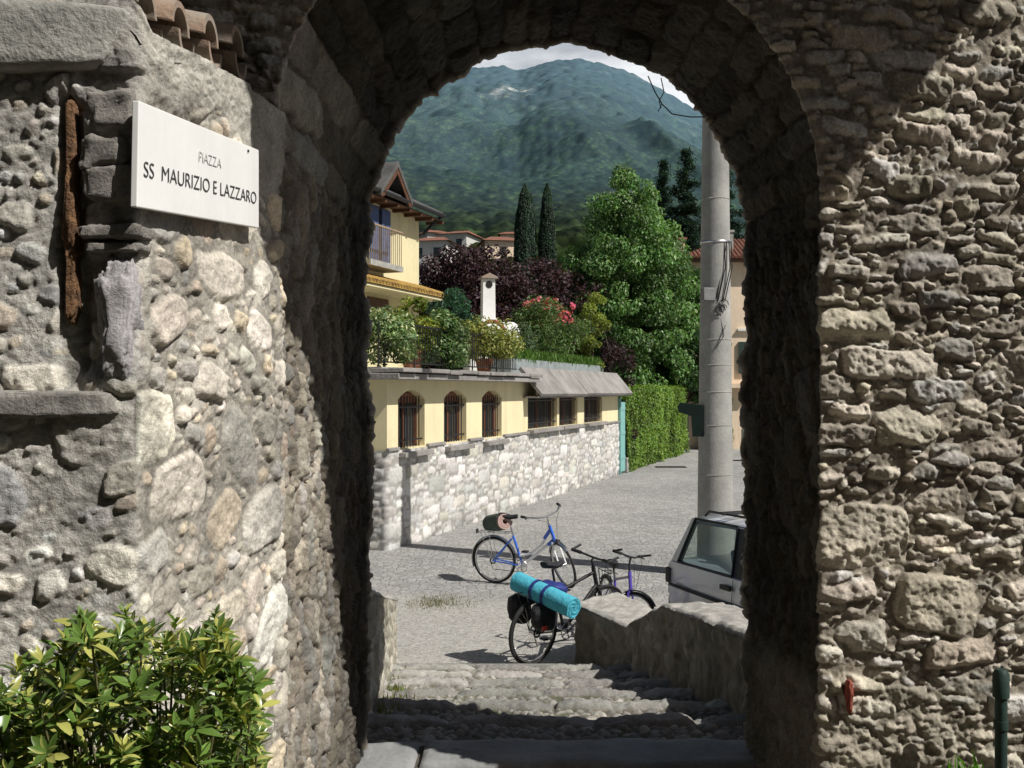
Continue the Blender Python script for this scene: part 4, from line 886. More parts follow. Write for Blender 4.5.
def villa(label, px, py, d, w_, dp_, h_, roofh, wall, rot, zbase, wn_):
    b = P(px, py, d); t = thing('village_house', label, 'house', b, rot, group='houses on the hillside')
    m = MB(); m.bx(-w_/2, w_/2, 0, dp_, -zbase, h_); m.build('wall', M[wall], t, smooth=0)
    e_ = .5; m = MB(); m.add([(-w_/2-e_, -e_, h_), (w_/2+e_, -e_, h_), (w_/2+e_, dp_+e_, h_), (-w_/2-e_, dp_+e_, h_), (-w_/4, dp_/2, h_+roofh), (w_/4, dp_/2, h_+roofh)], [[0, 1, 5, 4], [1, 2, 5], [2, 3, 4, 5], [3, 0, 4], [3, 2, 1, 0]]); m.build('roof', M['tile_roof'], t, smooth=0)
    for k in range(wn_):
        x = -w_/2+w_*(k+.5)/wn_
        m = MB(); m.bx(x-.45, x+.45, -.05, .0, h_-2.0, h_-.8); m.build('window', M['pane'], t, smooth=0)
    return t
villa('white villa with red roof standing highest among the hillside houses', 452, 245, 150, 4.6, 8, 1.7, 1.0, 'white_wall', R(-18), 5, 2)
villa('grey shaded villa wing left of the white villa', 440, 246, 156, 4.2, 6, 2.0, .9, 'white_wall', R(25), 5, 1)
villa('small white house with brown red roof below the villa', 428, 256, 120, 4.6, 6, 1.8, .9, 'white_wall', R(-12), 5, 2)
villa('house with a broad red roof just left of the cypresses', 503, 245, 140, 5.0, 6, .6, 1.0, 'peach', R(10), 5, 1)
villa('tall narrow red roofed house above the broad red roof', 509, 240, 170, 3.0, 4, 1.0, .7, 'peach', R(-5), 5, 1)
# ------------------------------------------------------------------ mountains
nth, nr = 620, 520
th = np.linspace(R(-42), R(42), nth); f = np.linspace(0, 1, nr); dd = 75*np.exp(f*math.log(3200/75))
TH, DD = np.meshgrid(th, dd, indexing='ij'); pxx = 512+1000*np.tan(TH)
ridge = np.interp(pxx, [-600, 0, 250, 380, 473, 504, 518, 553, 576, 604, 631, 662, 690, 760, 900, 1300, 1800], [.30, .31, .335, .322, .324, .325, .321, .331, .333, .328, .318, .302, .285, .255, .235, .26, .24])
DR = 1900.0
tt = np.clip(np.log(DD/75)/math.log(DR/75), 0, 1)
prof_ = np.interp(tt, [0, .08, .14, .21, .45, .72, .9, 1], [-.10, .10, .30, .42, .60, .79, .925, 1.0])
el = (ridge-.003)*prof_
over = np.clip((DD-DR)/(3200-DR), 0, 1); el = el*(1-.45*over)
XX, YY = DD*np.tan(TH), DD
big = fbm(XX/420, YY/420, 0, 4, 12); spur = fbm(XX/150+YY/500, YY/170, 3, 4, 15)
gul = 1-np.abs(fbm(XX/210+.25*big, YY/900, 4, 4, 19)); gul2 = 1-np.abs(fbm(XX/85+.3*spur, YY/330, 6, 3, 23))
Zm = el*DD+(((gul-.75)*38*sstep(300, 1000, DD)+(gul2-.75)*14*sstep(150, 600, DD)))*sstep(0, .3, 1-tt)*(1-over)+(big*26*sstep(300, 900, DD)+spur*13*sstep(120, 700, DD))*sstep(0, .35, 1-tt)*(1-over)
def bumps(cell, seed, amp):
    gx_, gy_ = XX/cell, YY/(cell*1.9); ix, iy = np.floor(gx_), np.floor(gy_); best = np.zeros_like(gx_); idv = np.zeros_like(gx_)
    for a in (-1, 0, 1):
        for b in (-1, 0, 1):
            cx_ = ix+a+_h(ix+a, iy+b, 0*ix, seed); cy_ = iy+b+_h(ix+a, iy+b, 0*ix+1, seed); r2 = (gx_-cx_)**2+(gy_-cy_)**2
            v = np.clip(1-r2*1.6, 0, 1)**.5*(.6+.6*_h(ix+a, iy+b, 0*ix+2, seed)); k = v > best; best = np.where(k, v, best); idv = np.where(k, _h(ix+a, iy+b, 0*ix+3, seed), idv)
    return best*amp, idv
b0, i0 = bumps(2.6, 4, 1.2); b1, i1 = bumps(5.2, 5, 1.9); b1 = b1+b0*sstep(420, 220, DD); i1 = .55*i1+.45*i0; b2, i2 = bumps(14, 6, 6.5)
farm = sstep(500, 1000, DD)
Zm = Zm+b1*(1-farm)*sstep(75, 110, DD)+b2*farm
idv = i1*(1-farm)+i2*farm
col = np.array((.030, .055, .022))*(.55+.9*idv[..., None])*(1+.35*fbm(XX/60, YY/60, 0, 3, 31)[..., None])
olive = sstep(.0, .6, fbm(XX/90, YY/120, 5, 3, 33))[..., None]; col = col*(1-.5*olive)+np.array((.050, .068, .026))*(.6+.8*idv[..., None])*.5*olive
PXs = pxx; PYs = 390-1000*Zm/np.maximum(DD, 1)
rock = (sstep(.52, .9, fbm(XX/120, YY/60, 1, 5, 35))*sstep(900, 1300, DD)*.6)[..., None]
ua, ub = ((XX-3)*46+(YY-1165)*150)/157, ((XX-3)*150-(YY-1165)*46)/157
scar = np.exp(-(ub/9)**2)*sstep(95, 60, np.abs(ua))*sstep(-.5, .2, fbm(XX/18, YY/30, 0, 3, 36)); rock = np.clip(rock*.45+scar[..., None]*1.3, 0, .95)
col = col*(1-rock)+np.array((.55, .53, .50))*rock
hz = (1-np.exp(-np.clip(DD-150, 0, None)/900))[..., None]*.89  # share of painted haze, growing with distance
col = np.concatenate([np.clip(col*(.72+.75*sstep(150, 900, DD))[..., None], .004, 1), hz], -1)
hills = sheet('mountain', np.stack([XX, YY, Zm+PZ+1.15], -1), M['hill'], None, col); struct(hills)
dg_ = thing('drain_grate', 'small dark iron drain grate in the lane beside the hedge', 'drain', (5.65, 35.6, PZ+.004))
m = MB(); m.bx(-.55, .55, -.25, .25, 0, .012); m.build('frame', M['carblack'], dg_, smooth=0)
m = MB()
for k in range(11): m.bx(-.5+k*.095, -.44+k*.095, -.2, .2, .012, .022)
m.build('grate', M['iron'], dg_, smooth=0)
# ------------------------------------------------------------------ concrete utility pole
pp = Vector((3.02, 14.85, PZ))
po = thing('utility_pole', 'tall tapering round concrete utility pole with bands and loose cable', 'pole', pp)
m = MB(); HP = 9.4; m.tube([(0, 0, -.2+(HP+.2)*k/24) for k in range(25)], [.275-.115*k/24 for k in range(25)], 36); m.build('shaft', M['concrete'], po)
rad_at = lambda z: .275-.115*(z+.2)/(HP+.2)
for py in (200, 243, 340, 365, 392, 425, 474):
    z = (390-py)/1000*14.85+2.75; r = rad_at(z)
    m = MB(); m.torus((0, 0, z), r, .007 if py != 243 else .018, 'z', 36, 6); m.build('band', M['chrome'] if py == 243 else M['cement'], po)
m = MB(); z = (390-296)/1000*14.85+2.75; m.box((-.16, -.26, z), (.20, .10, .19), Matrix.Rotation(.35, 3, 'Z')); jb = m.build('junction_box', mat_plain('grey box', (.22, .22, .22), .5), po, bev=.01)
m = MB(); r = rad_at(4.5)
for k in range(5):
    c0 = Vector((.03+random.uniform(-.05, .05), -r-.02, z-.18+random.uniform(-.08, .08))); rr3 = random.uniform(.04, .08)
    m.tube([c0+Vector((rr3*math.cos(a/9*6.28), random.uniform(-.02, .01), rr3*1.1*math.sin(a/9*6.28))) for a in range(8)], .006, 5)
m.tube([(.02, -r, z-.3), (.08, -r-.01, z-.6), (-.05, -r-.03, z-.8), (.1, -r-.02, z-.45)], .005, 5)
zc = (390-243)/1000*14.85+2.75
for dx in (.09, .16, .19): m.tube([(dx, -.19, zc), (dx+.01, -.22, (zc+z)/2), (dx-.1, -r-.01, z-.1)], .008, 5)
m.tube([(.13, -.17, zc), (-.03, -r-.01, zc-.85)], .012, 5); m.build('cable', M['iron'], po)
sg = thing('traffic_sign', 'dark green backed sign plate fixed to the left side of the pole', 'sign', pp+Vector((-.30, -.12, (390-420)/1000*14.85+2.75)))
m = MB(); m.prism([(-.28, .20), (-.24, .26), (.10, .22), (.10, -.24), (-.06, -.24), (-.08, .06), (-.26, .12)], -.012, .012, Matrix.Rotation(-.3, 3, 'Z')); m.build('plate', mat_plain('dark sign back', (.010, .026, .020), .5), sg)
m = MB(); m.tube([(.0, .03, .1), (.25, .1, .1)], .015, 6); m.tube([(.0, .03, -.1), (.25, .1, -.1)], .015, 6); m.build('bracket', M['iron'], sg)
# ------------------------------------------------------------------ bicycles
def bike(label, origin, ang, steer, lean, style, group='bicycles left in the piazza'):
    t = thing('bicycle', label, 'bicycle', origin, rot=(lean, 0, ang), group=group); t.rotation_mode = 'XYZ'
    r = .335; ra = Vector((0, 0, r)); fa = Vector((1.05, 0, r)); bb = Vector((.44, 0, .285)); st = Vector((.305, 0, .70)); ht = Vector((.865, 0, .86)); hb = Vector((.935, 0, .655))
    ax = (ht-hb).normalized(); Rm = Matrix.Rotation(steer, 3, ax)
    S = lambda p: Rm @ (Vector(p)-hb)+hb
    city = style == 'city'
    m1, m2 = {'city': ('white_frame', 'blue_frame'), 'tour': ('iron', 'iron'), 'mtb': ('navy_frame', 'purple_frame')}[style]
    m = MB()
    if city:
        q = [ht+Vector((.005, 0, -.04)), Vector((.74, 0, .60)), Vector((.58, 0, .47)), Vector((.40, 0, .42))]
        m.tube(q, .018, 10); m.tube([hb+Vector((-.01, 0, .03)), bb], .022, 10)
    else:
        m.tube([ht+Vector((.01, 0, -.04)), st+Vector((0, 0, -.02))], .017, 10); m.tube([hb+Vector((-.01, 0, .03)), bb], .019, 10)
    m.build('frame', M[m1], t)
    h2_ = MB(); h2_.tube([ht+ax*.02, hb-ax*.02], .023, 12)
    m = MB(); m.tube([bb, st], .017, 10)
    for sgn in (-1, 1):
        o_ = Vector((0, .055*sgn, 0)); m.tube([ra+o_, Vector((.38, .03*sgn, .29))], .010, 8); m.tube([ra+o_, st+Vector((-.02, .02*sgn, -.04))], .009, 8)
    if city: h2_.tube([ht+Vector((.0, 0, -.05)), ht+Vector((-.085, 0, -.17))], .026, 10); h2_.tube([hb+Vector((-.01, 0, .03)), hb+Vector((-.10, 0, -.05))], .027, 10)
    h2_.build('head_tube', M[m2], t); m.build('stays', M[m2], t)
    # wheels
    for wi, cc_ in enumerate((ra, fa)):
        tf = (lambda p: Vector(p)) if wi == 0 else S
        W = MB(); W.torus(cc_, r-.018, .018, 'y', 48, 8); W.v = [tuple(tf(v)) for v in W.v]; wo = W.build('wheel', M['rubber'], t)
        m = MB(); m.torus(cc_, r-.042, .012, 'y', 48, 6); m.v = [tuple(tf(v)) for v in m.v]; m.build('rim', M['chrome'], wo)
        m = MB()
        for k in range(28):
            a = 2*math.pi*k/28; m.tube([cc_+Vector((.02*math.cos(a+.9), .025*(1 if k % 2 else -1), .02*math.sin(a+.9))), cc_+Vector((math.cos(a)*(r-.045), 0, math.sin(a)*(r-.045)))], .0014, 4, False)
        m.tube([cc_+Vector((0, -.05, 0)), cc_+Vector((0, .05, 0))], .02, 10); m.v = [tuple(tf(v)) for v in m.v]; m.build('spokes', M['chrome'], wo)
        if city or style == 'mtb':
            m = MB(); a0, a1 = ((.35, 3.5) if wi == 0 else (.9, 2.9)) if city else ((.7, 2.2) if wi else (1.0, 2.4))
            for k in range(24):
                pass
            vs_ = []
            for k in range(25):
                a = a0+(a1-a0)*k/24
                for y_, d_ in ((-.026, -.012), (-.014, .004), (.014, .004), (.026, -.012)): vs_.append(tf(cc_+Vector((math.cos(a)*(r+.018+d_), y_, math.sin(a)*(r+.018+d_)))))
            m.add(vs_, [[k*4+j, k*4+j+1, k*4+4+j+1, k*4+4+j] for k in range(24) for j in range(3)]); m.build('mudguard', M['chrome'] if city else M['carblack'], t)
    m = MB()
    for sgn in (-1, 1):
        m.tube([S(hb+Vector((-.005, .045*sgn, -.02))), S(hb+Vector((.04, .05*sgn, -.15))), S(fa+Vector((0, .052*sgn, 0)))], [.014, .013, .009], 8)
    m.tube([S(hb+Vector((-.005, -.05, -.015))), S(hb+Vector((-.005, .05, -.015)))], .016, 8); m.build('fork', M['white_frame' if city else m2], t)
    sp = Vector((.24, 0, .82 if style == 'mtb' else .93)); m = MB(); m.tube([st, sp], .013, 10); m.build('seatpost', M['chrome'] if city else M['iron'], t)
    # saddle: lofted
    n_ = 9; vs_ = []; 
    for i in range(n_):
        f_ = i/(n_-1); x = sp.x-.13+.27*f_; wv = .075*(1-f_)**.9+.018; wv *= min(1, .55+f_*5) if f_ < .12 else 1; zt = sp.z+.055+.012*math.cos(f_*5)
        for k in range(10):
            a = 2*math.pi*k/10; vs_.append((x, wv*math.cos(a), zt+(.024 if math.sin(a) > 0 else .04)*math.sin(a)))
    m = MB(); m.add(vs_, [[i*10+k, i*10+(k+1) % 10, i*10+10+(k+1) % 10, i*10+10+k] for i in range(n_-1) for k in range(10)]+[list(range(10)), [(n_-1)*10+k for k in range(10)]]); m.build('saddle', M['blackcloth'], t)
    # bars
    hc = ht+ax*(.17 if city else .12 if style == 'tour' else .20)+Vector((.03, 0, 0)); m = MB(); m.tube([S(ht), S(ht+ax*.10), S(hc)], .013, 8)
    if city: bar = [(-.20, .29, .03), (-.10, .27, .035), (.02, .16, .02), (.02, .06, 0), (.02, -.06, 0), (.02, -.16, .02), (-.10, -.27, .035), (-.20, -.29, .03)]
    else: bar = [(-.05, .29, .03), (-.02, .18, .02), (.02, .06, 0), (.02, -.06, 0), (-.02, -.18, .02), (-.05, -.29, .03)]
    bar = [hc+Vector(b_) for b_ in bar]; m.tube([S(b_) for b_ in bar], .012, 8)
    hbo = m.build('handlebar', M['chrome'] if city else M['iron'], t)
    for i0, i1 in ((0, 1), (-1, -2)):
        m = MB(); q = bar[i0].lerp(bar[i1], -.06), bar[i0].lerp(bar[i1], 1.0); m.tube([S(q[0]), S(q[1])], .019, 10)
        e = bar[i1]; m.tube([S(e+Vector((.03, 0, -.005))), S(e.lerp(bar[i0], .7)+Vector((.06, 0, -.02)))], .007, 6); m.build('grip', M['rubber'], hbo)
    if not city:
        m = MB()
        for sgn in (-1, 1): m.tube([S(hc+Vector((-.05, .29*sgn, .03))), S(hc+Vector((.07, .30*sgn, .07)))], .013, 8)
        m.build('bar_end', M['iron'], hbo)
    m = MB()
    for sgn in (-1, 1): m.tube([S(hc+Vector((.03, .17*sgn, 0))), S(hc+Vector((.12, .08*sgn, -.04))), S(hb+Vector((.05, .02*sgn, .05))), hb+Vector((-.10, .03*sgn, -.02))], .003, 5)
    m.build('brake_cable', M['iron'], t)
    # crank
    m = MB(); m.torus(bb+Vector((0, -.05, 0)), .085, .006, 'y', 28, 6)
    for k in range(5): a = k*1.2566; m.tube([bb+Vector((0, -.05, 0)), bb+Vector((.085*math.cos(a), -.05, .085*math.sin(a)))], .006, 6)
    m.tube([bb+Vector((0, -.06, 0)), bb+Vector((0, .06, 0))], .02, 10)
    a = -1.5 if city else .6
    ends = [bb+Vector((.17*math.cos(a)*sg_, -.075*sg_, .17*math.sin(a)*sg_)) for sg_ in (1, -1)]
    for e, sg_ in zip(ends, (1, -1)): m.tube([bb+Vector((0, -.06*sg_, 0)), e], .010, 8)
    cr2 = m.build('crank', M['chrome'], t)
    for e, sg_ in zip(ends, (1, -1)):
        m = MB(); m.box(e+Vector((0, -.05*sg_, 0)), (.09, .08, .025)); m.build('pedal', M['carblack'], cr2, bev=.005)
    m = MB(); m.tube([bb+Vector((0, -.05, .085)), ra+Vector((0, -.05, .04))], .005, 5); m.tube([bb+Vector((0, -.05, -.085)), ra+Vector((0, -.05, -.12)), ra+Vector((-.03, -.05, -.04))], .005, 5); m.torus(ra+Vector((0, -.05, 0)), .04, .01, 'y', 18, 6); m.build('chain', M['iron'], t)
    # rack
    m = MB()
    for sgn in (-1, 1):
        m.tube([(.27, .05*sgn, .74), (-.22, .06*sgn, .735)], .006, 6); m.tube([ra+Vector((0, .06*sgn, 0)), (-.04, .06*sgn, .735)], .005, 6); m.tube([ra+Vector((0, .06*sgn, 0)), (-.18, .06*sgn, .735)], .005, 6)
    for x in (.18, 0, -.21): m.tube([(x, -.06, .737), (x, .06, .737)], .005, 6)
    m.build('rack', M['chrome'] if city else M['iron'], t)
    if city:
        m = MB(); m.tube([bb+Vector((-.04, .03, -.03)), bb+Vector((-.12, .20, -.27))], .009, 6); m.build('kickstand', M['chrome'], t)
        m = MB(); m.tube([S(hb+Vector((.05, 0, .03))), S(hb+Vector((.11, 0, .03)))], [.02, .032], 12); m.build('headlight', M['carblack'], t)
        m = MB(); m.box((-.255, 0, .735), (.02, .05, .06)); m.build('reflector', M['carblack'], t)
    return t
b_org = P(495, 583, 14.25); b_org.z = PZ
bB = bike('blue and white step through bicycle standing in the middle of the piazza', b_org, R(-24), R(-42), R(4), 'city')
aA = R(44)
a_org = Vector((.20, 9.92, PZ+.018)); bA = bike('bicycle loaded with panniers and a turquoise mat at the end of the parapet', a_org, aA, R(-8), R(3), 'tour')
c_org = Vector((1.07, 11.55, PZ)); bC = bike('dark bicycle with violet blue fork half hidden behind the parapet', c_org, R(-78), R(36), R(-3), 'mtb'); bC.scale = (.90, .90, .90)
bA.matrix_world; bpy.context.view_layer.update()
def on(bk, p): return bk.matrix_world @ Vector(p)
# load on the front bicycle
def roll(name, label, p0, p1, r, turns, mat, endmat, straps, strapmat, hole=.12, group=None):
    ax = (p1-p0); L = ax.length; t = thing(name, label, 'rolled mat', (p0+p1)/2, group=group); t.rotation_euler = ax.to_track_quat('Z', 'Y').to_euler()
    n = turns*26; vs_ = []; th_ = (r*(1-hole))/turns
    for i in range(n+1):
        a = i/26*2*math.pi; ro = r*hole+th_*i/26; 
        for rr4, zz in ((ro-th_*.40, -L/2), (ro+th_*.40, -L/2), (ro+th_*.40, L/2), (ro-th_*.40, L/2)): 
            rr4 = max(.002, rr4); vs_.append((rr4*math.cos(a), rr4*math.sin(a), zz+.004*math.sin(i*.9)))
    fs_ = [[i*4+j, i*4+(j+1) % 4, i*4+4+(j+1) % 4, i*4+4+j] for i in range(n) for j in range(4)]+[[0, 1, 2, 3], [n*4+3, n*4+2, n*4+1, n*4]]
    m = MB(); m.add(vs_, fs_); m.build('foam', M[mat], t, smooth=30)
    for f_ in straps:
        m = MB(); prof = [(r*1.03, -.018), (r*1.055, -.018), (r*1.055, .018), (r*1.03, .018), (r*1.03, -.018)]; m.lathe([(a_, b_+f_*L/2) for a_, b_ in prof], n=30); m.build('strap', M[strapmat], t)
    return t
roll('sleeping_mat', 'bright turquoise rolled foam mat strapped across the loaded bicycle', P(517, 581, 10.02), P(574, 608, 9.50), .103, 7, 'turq', 'turq', (-.28, .12), 'navycloth')
roll('rolled_mat', 'dark green covered roll with a dusky pink end on the blue bicycle rack', P(490, 523.5, 14.48), P(505, 521, 14.05), .112, 3, 'pinkfoam', 'pinkfoam', (), 'greencloth', hole=.3)
t = bpy.context.scene.objects['rolled_mat']; m = MB(); L_ = (P(490, 523.5, 14.48)-P(505, 521, 14.05)).length
m.lathe([(.118, L_/2-.05), (.121, L_/2-.05), (.125, 0), (.121, -L_/2), (.02, -L_/2-.01)], n=26); m.build('cover', M['greencloth'], t)
def soft(name, label, cat, c, size, mat, rot, seed, group=None, amp=.02, sharp=.55):
    t = thing(name, label, cat, c, rot, group)
    rough_box('bag', (0, 0, 0), size, M[mat], t, seed, amp, 30, sharp); return t
for sgn, lb in ((1, 'black pannier bag on the far left side of the loaded bicycle'), (-1, 'black pannier bag on the right side of the loaded bicycle by the parapet')):
    c = on(bA, (-.03, .17*sgn, .55)); t = soft('pannier_bag', lb, 'bag', c, (.30, .16, .29), 'blackcloth', aA, 5+sgn, 'panniers on the loaded bicycle', .02, .75)
    if sgn < 0: m = MB(); m.box((-.10, -.10, -.10), (.06, .02, .04)); m.build('reflector', M['red'], t, bev=.004)
soft('stuff_sack', 'crumpled navy blue sack under the turquoise mat', 'bag', on(bA, (.10, -.06, .76)), (.34, .34, .15), 'navycloth', aA, 9, None, .03, .7)
# ------------------------------------------------------------------ parked car
fwd = Vector((.42, -.907, 0)).normalized(); lft = Vector((-fwd.y, fwd.x, 0))
corner = Vector((1.64, 10.7, PZ)); corg = corner+lft*.82
car = thing('parked_car', 'silver estate car parked beyond the parapet, seen from its rear side window', 'car', corg, math.atan2(fwd.y, fwd.x))
# lower body as loft of sections along x
secs = [(0.0, .62, .30, .60, .78), (.02, .76, .27, .88, .80), (.06, .80, .25, .95, .80), (.5, .83, .22, .95, .81), (1.5, .84, .20, .94, .81), (2.6, .84, .20, .93, .80), (3.1, .83, .20, .91, .78), (3.7, .81, .22, .80, .72), (4.05, .76, .25, .70, .64), (4.15, .60, .32, .60, .5)]
vs_ = []
for x, hw, z0, z1, tw in secs:
    zm = (z0+z1)/2+.05
    ring = [(-hw+.06, z0), (-hw, z0+.10), (-hw-.012, zm), (-tw, z1-.02), (-tw+.05, z1)]
    ring = ring+[(-a, b_) for a, b_ in ring[::-1]]
    vs_ += [(x, y, z) for y, z in ring]
n = 10; m = MB(); m.add(vs_, [[i*n+k, i*n+(k+1) % n, i*n+n+(k+1) % n, i*n+n+k] for i in range(len(secs)-1) for k in range(n)]+[list(range(n)), [(len(secs)-1)*n+k for k in range(n)]])
m.build('body', M['silver'], car, smooth=35)
BZ, RZ = .94, 1.43
def up(x, s_, f_):  # a point on the cabin side: f_ 0 belt, 1 roof rail
    return Vector((x, s_*(.79-(.79-.60)*f_), BZ+(RZ-BZ)*f_))
bt = [.07, .20, 1.12, 1.30, 2.12, 2.22, 2.95, 3.08]; rt = [.20, .27, .98, 1.14, 1.72, 1.82, 2.15, 2.28]
for s_ in (-1, 1):
    for i in range(7):
        glass = i in (1, 3, 5); m = MB()
        a, b_, c_, d_ = up(bt[i], s_, 0), up(bt[i+1], s_, 0), up(rt[i+1], s_, .93), up(rt[i], s_, .93)
        if glass: m.add([a, b_, c_, d_], [[0, 1, 2, 3]]); m.build('side_window', M['glass'], car, smooth=0)
        else:
            nrm = Vector((0, -s_*.05, 0)); m.add([a, b_, c_, d_, a+nrm, b_+nrm, c_+nrm, d_+nrm], [[0, 1, 2, 3], [7, 6, 5, 4], [0, 4, 5, 1], [1, 5, 6, 2], [2, 6, 7, 3], [3, 7, 4, 0]]); m.build('pillar', M['carblack'] if i in (2, 4) else M['silver'], car, smooth=0)
    m = MB()  # black seals round the glass
    for i in (1, 3, 5):
        q = [up(bt[i], s_, 0), up(bt[i+1], s_, 0), up(rt[i+1], s_, .93), up(rt[i], s_, .93)]
        q = [v+Vector((0, s_*.004, 0)) for v in q]; m.tube(q+[q[0]], .016, 6)
    m.build('window_seal', M['carblack'], car)
    m = MB(); m.tube([(.12, s_*.845, .70), (1.0, s_*.862, .68), (3.0, s_*.855, .66)], .018, 8); m.build('rub_strip', M['carblack'], car)
    m = MB(); m.tube([(.35, s_*.55, RZ+.0), (.42, s_*.55, RZ+.055), (1.55, s_*.55, RZ+.06), (1.62, s_*.55, RZ+.01)], .013, 8); m.build('roof_rail', M['carblack'], car)
    m = MB(); m.box((1.08, s_*.846, .83), (.16, .03, .05)); m.build('door_handle', M['carblack'], car, bev=.008)
    m = MB(); m.box((.04, s_*.77, .78), (.09, .10, .16)); m.build('tail_lamp', M['carblack'], car, bev=.01)
    m = MB()
    for x in (1.18, 2.16): m.tube([(x, s_*.852, .25), (x, s_*.858, .6), (x, s_*.83, .92)], .004, 4)
    m.build('door_seam', M['carblack'], car)
m = MB(); nx3 = 8; vs_ = []
for i in range(9):
    x = .18+(2.30-.18)*i/8; 
    for k in range(9):
        y = -.62+1.24*k/8; e = abs(k-4)/4; vs_.append((x, y, RZ-.035+.055*(1-e**3)-.02*abs(i-4)/4))
m.add(vs_, [[i*9+k, i*9+9+k, i*9+10+k, i*9+1+k] for i in range(8) for k in range(8)]); o = m.build('roof', M['silver'], car, smooth=60); sol = o.modifiers.new('thick', 'SOLIDIFY'); sol.thickness = .03
for nm, x0, x1 in (('rear_window', .07, .20), ('windscreen', 3.08, 2.28)):
    m = MB(); m.add([up(x0, -1, 0), up(x0, 1, 0), up(x1, 1, .93), up(x1, -1, .93)], [[0, 1, 2, 3]]); m.build(nm, M['glass'], car, smooth=0)
m = MB()
for x in (.95, 1.95):
    for y in (-.36, .36): m.box((x, y, .85), (.14, .48, .62), Matrix.Rotation(-.22, 3, 'Y')); m.box((x-.08, y, 1.22), (.08, .26, .16), Matrix.Rotation(-.2, 3, 'Y'))
m.build('seat', M['seat'], car, bev=.03)
m = MB(); m.bx(-.08, .10, -.74, .74, .32, .55); m.build('bumper', M['carblack'], car, bev=.03)
m = MB()
for y in (-.45, .45): m.box((.7, y, RZ+.055), (.04, .28, .02))
m.box((.62, 0, RZ+.06), (.03, 1.12, .02)); m.box((1.45, 0, RZ+.06), (.03, 1.12, .02)); m.build('roof_bar', M['carblack'], car)
for x in (.72, 3.35):
    for s_ in (-1, 1):
        m = MB(); m.torus((x, s_*.76, .30), .235, .072, 'y', 32, 10); wo = m.build('wheel', M['rubber'], car)
        m = MB(); m.tube([(x, s_*.70, .30), (x, s_*.80, .30)], .185, 24); m.build('rim', M['chrome'], wo)
# ------------------------------------------------------------------ variegated shrub in the foreground
vb = thing('variegated_shrub', 'glossy green and yellow variegated evergreen shrub at the foot of the wall', 'shrub', (-.56, 1.50, 0))
verts, faces, cols = [], [], []
rg = random.Random(12)
outl = [(-60, 690), (0, 668), (30, 665), (55, 640), (75, 622), (100, 630), (118, 622), (140, 610), (158, 628), (185, 628), (205, 616), (222, 622), (236, 640), (248, 668), (262, 678), (270, 700), (274, 740), (276, 800)]
ox2 = [o_[0] for o_ in outl]; oy2 = [o_[1] for o_ in outl]; tips = []
cnt = 0
while cnt < 1050:
    pxq = rg.uniform(-60, 258); top = np.interp(pxq, ox2, oy2); f_ = rg.random()**1.25; pyq = top+4+18*rg.random()+16*math.sin(pxq*.21)*math.sin(pxq*.083)+(900-top)*f_
    d_ = rg.uniform(1.25, 1.68)+.10*min(1, (pyq-top)/100)*rg.uniform(-1, .2)
    tips.append((P(pxq, pyq, d_), (pyq-top))); cnt += 1
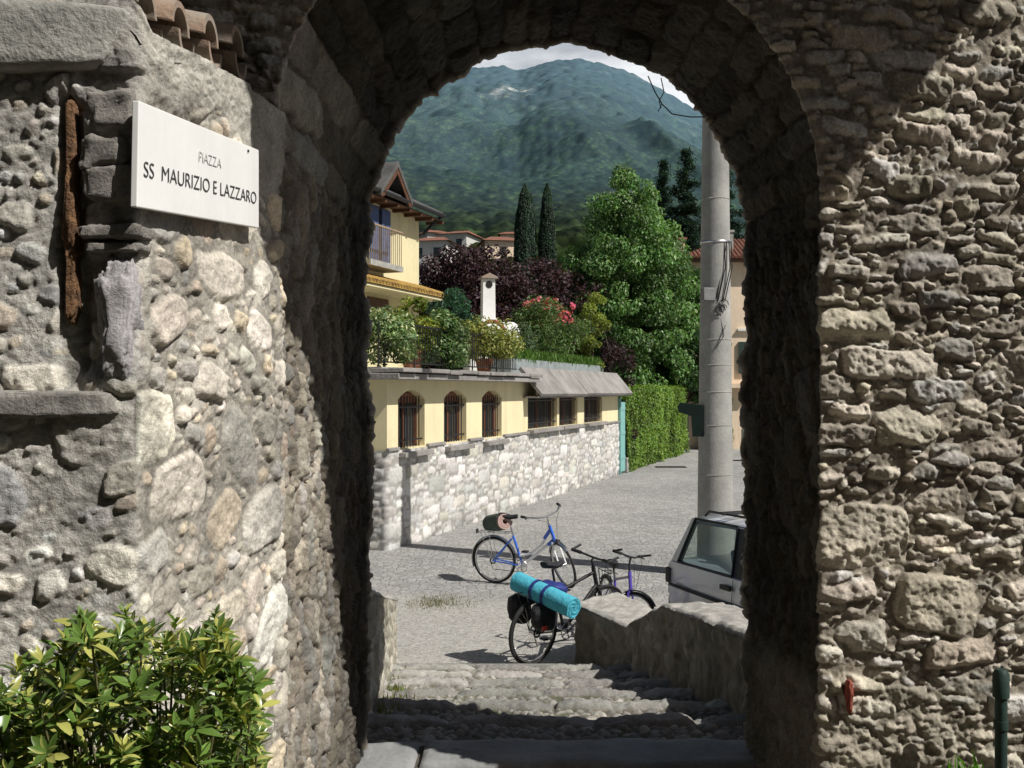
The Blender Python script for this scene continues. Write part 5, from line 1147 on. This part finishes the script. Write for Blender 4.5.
for tip, dep in tips:
    axis = Vector((rg.gauss(0, .5)+.12, rg.gauss(-.25, .45), 1)).normalized()
    q = axis.to_track_quat('Z', 'Y'); nl = rg.randint(7, 11); yel = rg.random()
    L0 = rg.uniform(.020, .038)
    for i in range(nl):
        a = i*2.4+rg.uniform(-.3, .3); lev = i/nl; el_ = R(12+62*lev+rg.uniform(-10, 10)); L = L0*(1.05-.35*lev)*rg.uniform(.85, 1.15); W_ = L*rg.uniform(.30, .38)
        dr = q @ Vector((math.cos(a)*math.cos(el_), math.sin(a)*math.cos(el_), math.sin(el_)))
        sd = (q @ Vector((-math.sin(a), math.cos(a), 0))).normalized(); nn_ = dr.cross(sd)*-1
        if nn_.dot(axis) < 0: nn_ = -nn_
        b0 = tip+axis*(.018*lev-.012)
        st_ = len(verts); g0 = np.array((.115, .195, .040))*rg.uniform(.5, 1.4); y0 = np.array((.50, .50, .14))*rg.uniform(.7, 1.15)
        pat = rg.random(); crl = rg.uniform(-.05, .5)
        var_ = yel > .35
        def lc(side_): 
            if not var_: return g0
            if pat < .22: return y0
            if pat < .55: return y0 if side_ > 0 else g0
            return g0*1.2
        for f_, wv in ((0, .10), (.3, .85), (.6, 1.0), (.85, .55), (1.0, .02)):
            c_ = b0+dr*(L*f_)-nn_*(L*crl*f_*f_)
            for sgn in (-1, 0, 1):
                verts.append(c_+sd*(sgn*W_*.5*wv)+nn_*(abs(sgn)*W_*.16*wv)); cols.append(lc(sgn) if sgn else (g0*.9 if pat > .22 else y0))
        for r_ in range(4):
            for k in range(2): faces.append((st_+r_*3+k, st_+r_*3+3+k, st_+r_*3+4+k, st_+r_*3+1+k))
np_mesh('leaves', np.array([tuple(v) for v in verts])-np.array((-.56, 1.5, 0)), np.array(faces), M['gloss_leaf'], vb, np.array(cols))
m = MB()
for tip, dep in tips[:230]:
    b0 = Vector((-.56+rg.gauss(0, .12), 1.5+rg.gauss(0, .06), rg.uniform(.0, .5))); mid = b0.lerp(tip, .55)+Vector((rg.gauss(0, .03), rg.gauss(0, .03), -.03)); o0 = Vector((-.56, 1.5, 0))
    m.tube([b0-o0, mid-o0, tip-o0], [.004, .003, .0015], 5)
m.build('stems', mat_plain('green brown stem', (.13, .12, .05), .8), vb)
# ------------------------------------------------------------------ weeds
def weeds(label, cen, h, col, n):
    k = len(cen); quads_o = quads('grass', cen, unit(k)*np.array((1, 1, .2)), h*RNG.uniform(.5, 1.3, k), .13, leafcol(k, col, .4), M['grass'], None, updir=(0, 0, 3)); tag(quads_o, label, 'grass', kind='stuff')
n = 900; yy_ = RNG.uniform(5.8, 9.4, n); xx_ = np.interp(yy_, [4.5, 6.2, 10.2], [-.76, -.84, -1.19])+.03+np.abs(RNG.normal(0, .09, n))
zz_ = np.interp(yy_, [4.6, 9.64], [-.10, -1.15])+.04+RNG.uniform(0, .05, n)
weeds('grass weeds along the foot of the left parapet', np.stack([xx_, yy_, zz_], -1), .10, (.14, .17, .045), n)
n = 1100; cen = np.stack([RNG.normal(-.95, .22, n), RNG.normal(12.9, .22, n), np.full(n, PZ+.012)], -1); weeds('thin dry grass growing through the gravel of the piazza', cen, .045, (.17, .17, .07), n)
n = 500; cen = np.stack([RNG.normal(.45, .12, n), RNG.normal(12.6, .25, n), np.full(n, PZ+.012)], -1); weeds('small patch of dry grass on the gravel near the loaded bicycle', cen, .05, (.18, .17, .07), n)
n = 26; cen = np.stack([RNG.normal(1.55, .03, n), RNG.normal(3.40, .03, n), .27+RNG.uniform(0, .06, n)], -1)
weeds('tuft of bright green grass at the foot of the drainpipe', cen, .09, (.10, .26, .03), n)
